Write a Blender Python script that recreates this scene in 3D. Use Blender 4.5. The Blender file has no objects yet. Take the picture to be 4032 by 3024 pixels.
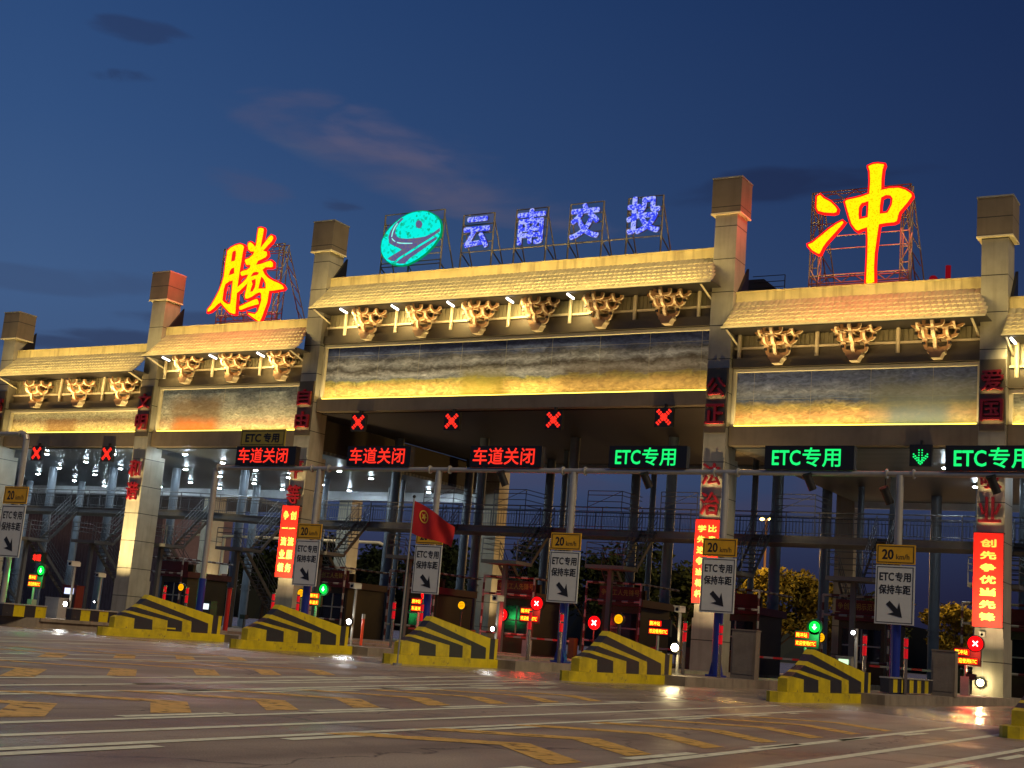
import bpy, math, random
from mathutils import Vector, Matrix
random.seed(7)
C = bpy.context.scene.collection
S = bpy.context.scene
PI = math.pi

# ------------------------------------------------------------------ camera
cam_d = bpy.data.cameras.new("camera"); cam = bpy.data.objects.new("camera", cam_d); C.objects.link(cam)
cr = Vector((0.860477, 0.503022, 0.08092)); cu = Vector((0.024159, -0.198932, 0.979716)); cf = Vector((-0.508916, 0.841068, 0.183329))
mw = Matrix((cr, cu, -cf)).transposed().to_4x4(); mw.translation = Vector((32.6632, -52.4102, 0.9031))
cam.matrix_world = mw
cam_d.sensor_width = 36; cam_d.lens = 47.875; cam_d.clip_start = 0.2; cam_d.clip_end = 6000
S.camera = cam

# ------------------------------------------------------------------ dusk sky
W = bpy.data.worlds.new("World"); S.world = W; W.use_nodes = True
nt = W.node_tree; nt.nodes.clear()
def N(t, **k):
    n = nt.nodes.new(t)
    for a, b in k.items(): setattr(n, a, b)
    return n
def lin(c):
    return tuple(((v/255)/12.92 if v/255 <= 0.04045 else ((v/255+0.055)/1.055)**2.4) for v in c)
out = N('ShaderNodeOutputWorld'); bg = N('ShaderNodeBackground')
tc = N('ShaderNodeTexCoord'); sep = N('ShaderNodeSeparateXYZ')
nt.links.new(tc.outputs['Generated'], sep.inputs[0])
ramp = N('ShaderNodeValToRGB')
mr = N('ShaderNodeMapRange'); mr.inputs['From Min'].default_value = 0.0; mr.inputs['From Max'].default_value = 0.6
nt.links.new(sep.outputs['Z'], mr.inputs['Value']); nt.links.new(mr.outputs[0], ramp.inputs[0])
cols = [(0.0, (38, 40, 64)), (0.09, (50, 56, 86)), (0.2, (66, 86, 122)), (0.36, (64, 92, 134)), (0.55, (50, 80, 126)), (0.8, (36, 66, 114)), (1.0, (28, 54, 100))]
el = ramp.color_ramp.elements
el[0].position = 0; el[0].color = lin(cols[0][1])+(1,); el[1].position = 1; el[1].color = lin(cols[-1][1])+(1,)
for p_, c_ in cols[1:-1]:
    e = el.new(p_); e.color = lin(c_)+(1,)
# the east side (to the right) is already darker than the west
dot = N('ShaderNodeVectorMath', operation='DOT_PRODUCT'); dot.inputs[1].default_value = (0.86, 0.50, 0.0)
nt.links.new(tc.outputs['Generated'], dot.inputs[0])
mr2 = N('ShaderNodeMapRange'); mr2.inputs['From Min'].default_value = -0.35; mr2.inputs['From Max'].default_value = 0.4
nt.links.new(dot.outputs['Value'], mr2.inputs['Value'])
dk = N('ShaderNodeMix', data_type='RGBA', blend_type='MULTIPLY'); dk.inputs[7].default_value = (0.40, 0.34, 0.42, 1)
nt.links.new(mr2.outputs[0], dk.inputs[0]); nt.links.new(ramp.outputs[0], dk.inputs[6])
# clouds: one pale slanting wisp, a few small dark ones, each an oval patch of sky torn by noise
blobs = [
 ((7.0073, 5.3436, -2.0151), -0.5000, (-18.0495, 5.6214, -44.6342), -0.5000, (88, 86, 112), 0.75, 14, 0.3, 0.62),
 ((19.5159, 15.7201, -2.1438), -0.5000, (-18.2737, 12.5069, -59.1686), -0.5000, (112, 100, 118), 0.55, 18, 0.3, 0.62),
 ((9.2464, 6.5257, -1.6641), -0.5000, (-22.4552, 12.4609, -70.3718), -0.5000, (96, 90, 108), 0.60, 14, 0.35, 0.6),
 ((12.1798, 12.3590, -4.8313), -0.5000, (-50.4675, 5.0168, -105.2238), -0.5000, (76, 88, 118), 0.60, 14, 0.35, 0.6),
 ((30.2830, 30.6752, 4.4223), -0.5000, (-33.9750, 39.1754, -123.5447), -0.5000, (40, 50, 82), 0.85, 22, 0.36, 0.52),
 ((37.7073, 37.8284, 7.9992), -0.5000, (-45.5361, 70.8811, -212.0477), -0.5000, (38, 48, 80), 0.85, 24, 0.36, 0.5),
 ((14.5659, 15.2997, 2.1409), -0.5000, (-9.2247, 26.8282, -137.2145), -0.5000, (40, 44, 70), 0.90, 18, 0.34, 0.55),
 ((16.1743, 14.7286, 2.0072), -0.5000, (-17.0634, 44.5912, -210.7691), -0.5000, (44, 50, 78), 0.70, 18, 0.34, 0.55),
 ((52.7243, 41.0758, 3.3590), -0.5000, (-33.8023, 54.4451, -205.3027), -0.5000, (44, 52, 82), 0.80, 20, 0.36, 0.54),
 ((28.0540, 26.4646, -1.1490), -0.5000, (-28.4094, 21.2021, -111.6523), -0.5000, (78, 78, 106), 0.50, 16, 0.34, 0.6),
 ((13.1874, 3.7707, 0.9395), -0.5000, (-0.2717, 35.1403, -95.6374), -0.5000, (28, 30, 56), 0.80, 12, 0.32, 0.58),
 ((9.8319, 10.8629, 1.4806), -0.5000, (-14.2197, 26.6755, -126.7611), -0.5000, (56, 70, 102), 0.60, 12, 0.34, 0.6),
 ((6.7642, 2.6069, 0.0646), -0.5000, (-1.5551, 4.3746, -42.2525), -0.5000, (70, 64, 86), 0.60, 14, 0.36, 0.62),
]
prev = dk.outputs[2]
def mth(op, a, b=None):
    n = N('ShaderNodeMath', operation=op)
    for i, v in enumerate((a, b)):
        if v is None: continue
        if isinstance(v, (int, float)): n.inputs[i].default_value = v
        else: nt.links.new(v, n.inputs[i])
    return n.outputs[0]
for k, (U, u0, V, v0, col, amt, ns_, lo, hi) in enumerate(blobs):
    q = []
    for A, a0 in ((U, u0), (V, v0)):
        dd = N('ShaderNodeVectorMath', operation='DOT_PRODUCT'); dd.inputs[1].default_value = A; nt.links.new(tc.outputs['Generated'], dd.inputs[0])
        s = mth('SUBTRACT', dd.outputs['Value'], a0); q.append(mth('MULTIPLY', s, s))
    mp = N('ShaderNodeMapping'); mp.inputs['Scale'].default_value = (ns_*.6, ns_*.6, ns_*2.2); mp.inputs['Location'].default_value = (k*1.7, k, k*.6); nt.links.new(tc.outputs['Generated'], mp.inputs[0])
    nz = N('ShaderNodeTexNoise'); nz.inputs['Scale'].default_value = 1; nz.inputs['Detail'].default_value = 6; nz.inputs['Distortion'].default_value = .4; nt.links.new(mp.outputs[0], nz.inputs['Vector'])
    rad = mth('ADD', mth('ADD', q[0], q[1]), mth('MULTIPLY', mth('SUBTRACT', nz.outputs[0], .5), -7.0))
    fall = N('ShaderNodeMapRange', interpolation_type='SMOOTHSTEP'); fall.inputs['From Min'].default_value = 1.9; fall.inputs['From Max'].default_value = 0.0; nt.links.new(rad, fall.inputs['Value'])
    a = N('ShaderNodeMapRange', interpolation_type='SMOOTHSTEP'); a.inputs['From Min'].default_value = lo; a.inputs['From Max'].default_value = hi; nt.links.new(nz.outputs[0], a.inputs['Value'])
    w = mth('MULTIPLY', mth('MULTIPLY', fall.outputs[0], a.outputs[0]), amt*.6)
    mx = N('ShaderNodeMix', data_type='RGBA'); mx.inputs[7].default_value = lin(col)+(1,); nt.links.new(w, mx.inputs[0]); nt.links.new(prev, mx.inputs[6]); prev = mx.outputs[2]
nt.links.new(prev, bg.inputs[0]); bg.inputs[1].default_value = 1.0
nt.links.new(bg.outputs[0], out.inputs[0])

# ------------------------------------------------------------------ last light and plaza lamps from behind on the right
sun_d = bpy.data.lights.new("sun", 'SUN'); sun = bpy.data.objects.new("sun", sun_d); C.objects.link(sun)
sun_d.energy = 1.75; sun_d.angle = math.radians(14); sun_d.color = (1.0, 0.78, 0.50)
sun.rotation_euler = Vector((-0.70, 0.24, -0.64)).to_track_quat('-Z', 'Y').to_euler()

S.view_settings.view_transform = 'Standard'; S.view_settings.look = 'None'
S.view_settings.exposure = 0; S.view_settings.gamma = 1
S.cycles.use_denoising = True; S.cycles.sample_clamp_indirect = 4; S.cycles.max_bounces = 6
S.cycles.diffuse_bounces = 3; S.cycles.glossy_bounces = 3; S.cycles.caustics_reflective = False; S.cycles.caustics_refractive = False

# ------------------------------------------------------------------ materials
MC = {}
def mat(name, col, rough=.6, metal=0.0, em=None, es=1.0, var=0.0, vs=3.0, bump=0.0, bs=30.0, stain=0.0):
    if name in MC: return MC[name]
    m = bpy.data.materials.new(name); m.use_nodes = True; MC[name] = m
    t = m.node_tree; b = t.nodes['Principled BSDF']
    b.inputs['Base Color'].default_value = lin(col)+(1,); b.inputs['Roughness'].default_value = rough; b.inputs['Metallic'].default_value = metal
    if em:
        b.inputs['Emission Color'].default_value = lin(em)+(1,); b.inputs['Emission Strength'].default_value = es
    if var or bump or stain:
        g = t.nodes.new('ShaderNodeTexCoord')
    if var:
        n = t.nodes.new('ShaderNodeTexNoise'); n.inputs['Scale'].default_value = vs; n.inputs['Detail'].default_value = 5; n.inputs['Roughness'].default_value = .6
        t.links.new(g.outputs['Object'], n.inputs['Vector'])
        mx = t.nodes.new('ShaderNodeMapRange'); mx.inputs['From Min'].default_value = .3; mx.inputs['From Max'].default_value = .7
        mx.inputs['To Min'].default_value = 1-var; mx.inputs['To Max'].default_value = 1+var*.5
        t.links.new(n.outputs[0], mx.inputs['Value'])
        h = t.nodes.new('ShaderNodeHueSaturation'); h.inputs['Color'].default_value = lin(col)+(1,)
        t.links.new(mx.outputs[0], h.inputs['Value']); t.links.new(h.outputs[0], b.inputs['Base Color'])
        last = h.outputs[0]
        if stain:   # vertical runs of dirt
            mp = t.nodes.new('ShaderNodeMapping'); mp.inputs['Scale'].default_value = (4.5, 4.5, .35); t.links.new(g.outputs['Object'], mp.inputs[0])
            n2 = t.nodes.new('ShaderNodeTexNoise'); n2.inputs['Scale'].default_value = 1; n2.inputs['Detail'].default_value = 6; t.links.new(mp.outputs[0], n2.inputs['Vector'])
            r2 = t.nodes.new('ShaderNodeMapRange'); r2.inputs['From Min'].default_value = .5; r2.inputs['From Max'].default_value = .75; r2.inputs['To Max'].default_value = stain
            t.links.new(n2.outputs[0], r2.inputs['Value'])
            mm = t.nodes.new('ShaderNodeMix'); mm.data_type = 'RGBA'; mm.inputs[7].default_value = lin((70, 55, 38))+(1,)
            t.links.new(r2.outputs[0], mm.inputs[0]); t.links.new(last, mm.inputs[6]); t.links.new(mm.outputs[2], b.inputs['Base Color'])
    if bump:
        n3 = t.nodes.new('ShaderNodeTexNoise'); n3.inputs['Scale'].default_value = bs; n3.inputs['Detail'].default_value = 4
        t.links.new(g.outputs['Object'], n3.inputs['Vector'])
        bp = t.nodes.new('ShaderNodeBump'); bp.inputs['Strength'].default_value = bump; bp.inputs['Distance'].default_value = .02
        t.links.new(n3.outputs[0], bp.inputs['Height']); t.links.new(bp.outputs[0], b.inputs['Normal'])
    return m
def wear(m, col, scale, lo, hi, amt):
    t = m.node_tree; b = t.nodes['Principled BSDF']; s = b.inputs['Base Color'].links[0].from_socket
    g = t.nodes.new('ShaderNodeTexCoord'); n = t.nodes.new('ShaderNodeTexNoise'); n.inputs['Scale'].default_value = scale; n.inputs['Detail'].default_value = 8; n.inputs['Roughness'].default_value = .7
    t.links.new(g.outputs['Object'], n.inputs['Vector']); r = t.nodes.new('ShaderNodeMapRange'); r.inputs['From Min'].default_value = lo; r.inputs['From Max'].default_value = hi; r.inputs['To Max'].default_value = amt
    t.links.new(n.outputs[0], r.inputs['Value']); mx = t.nodes.new('ShaderNodeMix'); mx.data_type = 'RGBA'; mx.inputs[7].default_value = lin(col)+(1,)
    t.links.new(r.outputs[0], mx.inputs[0]); t.links.new(s, mx.inputs[6]); t.links.new(mx.outputs[2], b.inputs['Base Color']); return m
def glow(name, col, s=1.0, spots=0.0, spotcol=None, scale=14.0):
    """a lamp or LED face; spots = dark diodes scattered over it"""
    if name in MC: return MC[name]
    m = bpy.data.materials.new(name); m.use_nodes = True; MC[name] = m
    t = m.node_tree; t.nodes.remove(t.nodes['Principled BSDF'])
    o = t.nodes['Material Output']; e = t.nodes.new('ShaderNodeEmission'); e.inputs[0].default_value = lin(col)+(1,); e.inputs[1].default_value = s
    if spots:
        g = t.nodes.new('ShaderNodeTexCoord'); v = t.nodes.new('ShaderNodeTexVoronoi'); v.inputs['Scale'].default_value = scale
        t.links.new(g.outputs['Object'], v.inputs['Vector'])
        s2 = t.nodes.new('ShaderNodeSeparateColor'); t.links.new(v.outputs['Color'], s2.inputs[0])
        r = t.nodes.new('ShaderNodeMapRange'); r.inputs['From Min'].default_value = 1-spots-.12; r.inputs['From Max'].default_value = 1-spots+.12
        t.links.new(s2.outputs[0], r.inputs['Value'])
        mx = t.nodes.new('ShaderNodeMix'); mx.data_type = 'RGBA'; mx.inputs[6].default_value = lin(col)+(1,); mx.inputs[7].default_value = lin(spotcol)+(1,)
        t.links.new(r.outputs[0], mx.inputs[0]); t.links.new(mx.outputs[2], e.inputs[0])
    t.links.new(e.outputs[0], o.inputs[0]); return m

# ------------------------------------------------------------------ mesh helpers (geometry is written in world metres)
class M:
    def __init__(s): s.v = []; s.f = []; s.mi = []; s.sm = []
    def add(s, vs, fs, mi=0, sm=False):
        o = len(s.v); s.v += [tuple(v) for v in vs]
        for f in fs: s.f.append(tuple(o+i for i in f)); s.mi.append(mi); s.sm.append(sm)
        return s
    def box(s, x0, x1, y0, y1, z0, z1, mi=0):
        return s.add([(x0,y0,z0),(x1,y0,z0),(x1,y1,z0),(x0,y1,z0),(x0,y0,z1),(x1,y0,z1),(x1,y1,z1),(x0,y1,z1)],
                     [(0,3,2,1),(4,5,6,7),(0,1,5,4),(1,2,6,5),(2,3,7,6),(3,0,4,7)], mi)
    def tube(s, a, b, r, n=8, r2=None, mi=0, caps=True):
        a = Vector(a); b = Vector(b); r2 = r if r2 is None else r2; d = (b-a).normalized()
        q = Vector((0,0,1)) if abs(d.z) < .9 else Vector((1,0,0)); e1 = d.cross(q).normalized(); e2 = d.cross(e1)
        vs = [a+(e1*math.cos(2*PI*i/n)+e2*math.sin(2*PI*i/n))*r for i in range(n)]+[b+(e1*math.cos(2*PI*i/n)+e2*math.sin(2*PI*i/n))*r2 for i in range(n)]
        s.add(vs, [(i, (i+1)%n, n+(i+1)%n, n+i) for i in range(n)], mi, n > 5)
        if caps: s.add(vs[:n], [tuple(range(n))[::-1]], mi); s.add(vs[n:], [tuple(range(n))], mi)
        return s
    def path(s, pts, r, n=8, mi=0):
        for a, b in zip(pts, pts[1:]): s.tube(a, b, r, n, mi=mi)
        return s
    def bar(s, a, b, w, mi=0):          # square bar
        return s.tube(a, b, w*.7, 4, mi=mi)
    def prism(s, poly, axis, a, b, mi=0, me_=None):
        """extrude a 2D polygon along an axis from a to b; axis x: (y,z), y: (x,z), z: (x,y)"""
        def P3(p, t): return {'x': (t, p[0], p[1]), 'y': (p[0], t, p[1]), 'z': (p[0], p[1], t)}[axis]
        n = len(poly); vs = [P3(p, a) for p in poly]+[P3(p, b) for p in poly]
        s.add(vs, [tuple(range(n))[::-1], tuple(range(n, 2*n))]+[(i, (i+1)%n, n+(i+1)%n, n+i) for i in range(n)], mi)
        if me_ is not None: s.mi[-n:] = [me_]*n
        return s
    def sphere(s, c, r, n=10, m=6, mi=0, sc=(1,1,1)):
        vs = []
        for j in range(m+1):
            th = PI*j/m
            for i in range(n): vs.append((c[0]+r*sc[0]*math.sin(th)*math.cos(2*PI*i/n), c[1]+r*sc[1]*math.sin(th)*math.sin(2*PI*i/n), c[2]+r*sc[2]*math.cos(th)))
        return s.add(vs, [(j*n+i, j*n+(i+1)%n, (j+1)*n+(i+1)%n, (j+1)*n+i) for j in range(m) for i in range(n)], mi, True)
OFF = {}
def tag(o, label=None, cat=None, group=None, kind=None):
    if label: o['label'] = label
    if cat: o['category'] = cat
    if group: o['group'] = group
    if kind: o['kind'] = kind
    return o
def thing(name, label, cat, loc=(0,0,0), group=None):
    o = bpy.data.objects.new(name, None); C.objects.link(o); o.location = loc; o.empty_display_size = .1; OFF[o.name] = Vector(loc)
    return tag(o, label, cat, group)
def obj(name, mb, mats, parent=None, label=None, cat=None, group=None, kind=None, base=None):
    me = bpy.data.meshes.new(name)
    off = OFF[parent.name] if parent else Vector(base or (0,0,0))
    me.from_pydata([(v[0]-off[0], v[1]-off[1], v[2]-off[2]) for v in mb.v], [], mb.f)
    if not isinstance(mats, (list, tuple)): mats = [mats]
    for m in mats: me.materials.append(m)
    for p, mi, sm in zip(me.polygons, mb.mi, mb.sm): p.material_index = mi; p.use_smooth = sm
    me.validate(); me.update()
    o = bpy.data.objects.new(name, me); C.objects.link(o)
    if parent: o.parent = parent
    else: o.location = off
    OFF[o.name] = off
    return tag(o, label, cat, group, kind)
def copy_tree(o, loc=None, label=None, parent=None):
    c = o.copy(); C.objects.link(c); c.parent = parent
    if loc is not None: c.location = loc; OFF[c.name] = Vector(loc)
    if label: c['label'] = label
    for ch in list(o.children): copy_tree(ch, parent=c)
    return c
def struct(name, mb, mats): return obj(name, mb, mats, kind='structure')
_tc = {}
def glyphs(s, bold=0.0, ext=0.0):
    k = (s, bold, ext)
    if k not in _tc:
        cu_ = bpy.data.curves.new('t', 'FONT'); cu_.body = s; cu_.size = 1; cu_.offset = bold; cu_.extrude = ext; cu_.resolution_u = 3
        to = bpy.data.objects.new('t', cu_); C.objects.link(to)
        me = bpy.data.meshes.new_from_object(to.evaluated_get(bpy.context.evaluated_depsgraph_get()))
        v = [tuple(q.co) for q in me.vertices]; f = [tuple(p.vertices) for p in me.polygons]
        bpy.data.objects.remove(to); bpy.data.curves.remove(cu_); bpy.data.meshes.remove(me)
        x0 = min(q[0] for q in v); x1 = max(q[0] for q in v); y0 = min(q[1] for q in v); y1 = max(q[1] for q in v)
        _tc[k] = ([((q[0]-x0)/(x1-x0), (q[1]-y0)/(y1-y0), q[2]) for q in v], f)
    return _tc[k]
def text(mb, s, x0, x1, z0, z1, y, bold=0.0, ext=0.0, mi=0):
    """lettering on a plane facing the road (-y), fitted to a box; ext = real thickness"""
    v, f = glyphs(s, 0, .01 if ext else 0); d = bold*1.3
    n = 1 if not bold else 9
    for i in range(n):                  # thicker strokes: the same strokes again, shifted, each a hair behind the last
        dx = dz_ = 0
        if i: a = 2*PI*(i-1)/8; dx = d*math.cos(a); dz_ = d*math.sin(a)
        mb.add([(x0+d+q[0]*(x1-x0-2*d)+dx, y+i*.0007-(q[2]/.01*ext/2 if ext else 0), z0+d+q[1]*(z1-z0-2*d)+dz_) for q in v], f, mi)
    return mb
def flat(mb, polys, y, depth, grow=0.0, mi=0):
    """filled shape with holes from traced outlines (x,z), given real thickness"""
    cu_ = bpy.data.curves.new('s', 'CURVE'); cu_.dimensions = '2D'; cu_.fill_mode = 'BOTH'; cu_.extrude = depth/2; cu_.offset = grow
    for pl in polys:
        sp = cu_.splines.new('POLY'); sp.points.add(len(pl)-1); sp.use_cyclic_u = True
        for p_, q in zip(sp.points, pl): p_.co = (q[0], q[1], 0, 1)
    to = bpy.data.objects.new('s', cu_); C.objects.link(to)
    me = bpy.data.meshes.new_from_object(to.evaluated_get(bpy.context.evaluated_depsgraph_get()))
    mb.add([(q.co[0], y-q.co[2], q.co[1]) for q in me.vertices], [tuple(p.vertices) for p in me.polygons], mi)
    bpy.data.objects.remove(to); bpy.data.curves.remove(cu_); bpy.data.meshes.remove(me); return mb
def area(name, loc, direction, sx, sy, power, col, parent=None, spread=None):
    l = bpy.data.lights.new(name, 'AREA'); l.shape = 'RECTANGLE'; l.size = sx; l.size_y = sy; l.energy = power; l.color = col
    if spread: l.spread = math.radians(spread)
    o = bpy.data.objects.new(name, l); C.objects.link(o)
    d = Vector(direction).normalized(); xa = Vector((1,0,0)); z = -d; xa = (xa-z*xa.dot(z)).normalized(); ya = z.cross(xa)
    m = Matrix((xa, ya, z)).transposed().to_4x4(); m.translation = Vector(loc)-(OFF[parent.name] if parent else Vector((0,0,0)))
    if parent: o.parent = parent
    o.matrix_local = m
    return o
WARM = (1.0, 0.66, 0.16)
# ------------------------------------------------------------------ materials of the place
def jointed(name, col, step=1.46, off=0.0, rough=.45, metal=.25, var=.18):
    m = mat(name, col, rough, metal, var=var, vs=1.2, stain=.25); t = m.node_tree; b = t.nodes['Principled BSDF']
    src = b.inputs['Base Color'].links[0].from_socket
    g = t.nodes.new('ShaderNodeTexCoord'); s = t.nodes.new('ShaderNodeSeparateXYZ'); t.links.new(g.outputs['Object'], s.inputs[0])
    a = t.nodes.new('ShaderNodeMath'); a.operation = 'ADD'; a.inputs[1].default_value = off+100*step; t.links.new(s.outputs['Z'], a.inputs[0])
    f = t.nodes.new('ShaderNodeMath'); f.operation = 'MODULO'; f.inputs[1].default_value = step; t.links.new(a.outputs[0], f.inputs[0])
    l = t.nodes.new('ShaderNodeMath'); l.operation = 'LESS_THAN'; l.inputs[1].default_value = .035; t.links.new(f.outputs[0], l.inputs[0])
    mx = t.nodes.new('ShaderNodeMix'); mx.data_type = 'RGBA'; mx.inputs[7].default_value = (.02, .018, .014, 1)
    t.links.new(l.outputs[0], mx.inputs[0]); t.links.new(src, mx.inputs[6]); t.links.new(mx.outputs[2], b.inputs['Base Color'])
    return m
m_shaft = jointed('cladding', (156, 150, 132))
m_cap = jointed('cap_stone', (112, 100, 82), 1.46, .62, .6, .1)
m_trim = mat('cream_trim', (216, 202, 165), .5, var=.12, vs=2)
m_ridge = mat('ridge_render', (190, 172, 122), .7, var=.25, vs=1.2, stain=.55)
m_tile = mat('glazed_tile', (178, 166, 128), .6, .05, var=.22, vs=2.5)
m_dark = mat('dark_steel', (52, 48, 44), .5, .4)
m_black = mat('black_housing', (14, 14, 15), .5)
m_steel = mat('painted_steel', (150, 148, 140), .45, .3, var=.15, vs=4)
m_galv = mat('galvanised', (168, 166, 156), .4, .4, var=.12, vs=5)
m_fascia = mat('bronze_panel', (128, 112, 88), .45, .35, var=.22, vs=.8, stain=.2)
m_beam = mat('bronze_dark', (92, 82, 64), .5, .3, var=.2, vs=.9)
m_wood = mat('bracket_paint', (176, 134, 90), .6, var=.2, vs=5); m_edge = mat('bracket_edge', (228, 204, 160), .6, var=.1, vs=5)
m_corr = mat('ribbed_sheet', (150, 142, 110), .45, .2, var=.12, vs=2)
m_yel = mat('safety_yellow', (200, 180, 8), .5, var=.22, vs=2.2, stain=.3)
m_blk = mat('safety_black', (38, 38, 44), .55, var=.2, vs=3)
wear(m_yel, (96, 84, 66), 3.2, .60, .66, .8); wear(m_yel, (60, 52, 30), 1.3, .52, .75, .55); wear(m_blk, (100, 94, 84), 4.0, .62, .67, .7)
m_red = mat('red_letter', (118, 12, 20), .4, var=.1)
m_ban = mat('banner_red', (226, 34, 22), .5, var=.06, vs=1.5)
m_bany = mat('banner_letter', (250, 226, 110), .5)
m_white = mat('sign_white', (205, 208, 198), .45, var=.06, vs=6)
m_signy = mat('sign_yellow', (222, 168, 12), .45, var=.08, vs=6)
m_sblk = mat('sign_black', (22, 22, 22), .5)
m_blue = mat('blue_post', (26, 44, 130), .35, .1)
m_conc = mat('concrete', (128, 118, 104), .8, var=.3, vs=1.6, stain=.5, bump=.3, bs=14)
m_glass = mat('dark_glass', (20, 26, 32), .12, .0)
m_booth = mat('booth_yellow_shaded', (66, 52, 22), .5, .1, var=.15, vs=2)  # yellow darkened: shade under the canopy is put into it
m_broof = mat('booth_red', (92, 14, 14), .5, var=.15)
m_soff = mat('unlit_soffit', (46, 38, 34), .55, .2, var=.15, vs=.6)  # unlit centre ceiling: its darkness is put into the colour
m_leg = mat('column_grey', (106, 116, 126), .4, .25, var=.12, vs=1.5)
g_white = glow('lamp_white', (255, 252, 245), 6.0)
g_led_red = glow('led_red', (255, 48, 34), 1.3); g_led_green = glow('led_green', (30, 250, 120), 1.1)

# striped ceiling metal
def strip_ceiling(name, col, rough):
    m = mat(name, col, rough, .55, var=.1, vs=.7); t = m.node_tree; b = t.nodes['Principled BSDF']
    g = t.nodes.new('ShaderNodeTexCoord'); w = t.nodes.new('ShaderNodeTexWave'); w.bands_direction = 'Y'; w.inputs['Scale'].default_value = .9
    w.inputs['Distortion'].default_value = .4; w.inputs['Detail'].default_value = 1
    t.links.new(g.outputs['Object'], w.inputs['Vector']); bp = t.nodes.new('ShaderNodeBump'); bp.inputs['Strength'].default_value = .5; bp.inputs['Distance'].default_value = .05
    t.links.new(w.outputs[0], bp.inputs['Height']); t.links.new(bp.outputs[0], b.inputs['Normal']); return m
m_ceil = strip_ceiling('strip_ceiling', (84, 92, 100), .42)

# asphalt: brown-grey, worn, slightly damp patches
m_rearw = 0
m_asph = bpy.data.materials.new('asphalt'); m_asph.use_nodes = True
t = m_asph.node_tree; b = t.nodes['Principled BSDF']; g = t.nodes.new('ShaderNodeTexCoord')
def tn(sc, det, mpsc=None):
    n = t.nodes.new('ShaderNodeTexNoise'); n.inputs['Scale'].default_value = sc; n.inputs['Detail'].default_value = det
    if mpsc:
        mp = t.nodes.new('ShaderNodeMapping'); mp.inputs['Scale'].default_value = mpsc; mp.inputs['Rotation'].default_value = (0, 0, math.radians(8))
        t.links.new(g.outputs['Object'], mp.inputs[0]); t.links.new(mp.outputs[0], n.inputs['Vector'])
    else: t.links.new(g.outputs['Object'], n.inputs['Vector'])
    return n.outputs[0]
a1 = tn(1, 6, (1.1, .10, 1)); a2 = tn(.35, 5); a3 = tn(60, 3)
r1 = t.nodes.new('ShaderNodeValToRGB'); e = r1.color_ramp.elements
e[0].position = .40; e[0].color = lin((122, 108, 93))+(1,); e[1].position = .62; e[1].color = lin((174, 160, 138))+(1,)
mxf = t.nodes.new('ShaderNodeMath'); mxf.operation = 'MULTIPLY_ADD'; mxf.inputs[1].default_value = .55; t.links.new(a1, mxf.inputs[0])
m4 = t.nodes.new('ShaderNodeMath'); m4.operation = 'MULTIPLY'; m4.inputs[1].default_value = .45; t.links.new(a2, m4.inputs[0]); t.links.new(m4.outputs[0], mxf.inputs[2])
t.links.new(mxf.outputs[0], r1.inputs[0])
gr = t.nodes.new('ShaderNodeMapRange'); gr.inputs['From Min'].default_value = .3; gr.inputs['From Max'].default_value = .7; gr.inputs['To Min'].default_value = .75; gr.inputs['To Max'].default_value = 1.2
t.links.new(a3, gr.inputs['Value']); hs = t.nodes.new('ShaderNodeHueSaturation'); t.links.new(r1.outputs[0], hs.inputs['Color']); t.links.new(gr.outputs[0], hs.inputs['Value']); t.links.new(hs.outputs[0], b.inputs['Base Color'])
rr = t.nodes.new('ShaderNodeMapRange'); rr.inputs['From Min'].default_value = .38; rr.inputs['From Max'].default_value = .62; rr.inputs['To Min'].default_value = .34; rr.inputs['To Max'].default_value = .72
t.links.new(a2, rr.inputs['Value'])
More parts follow.
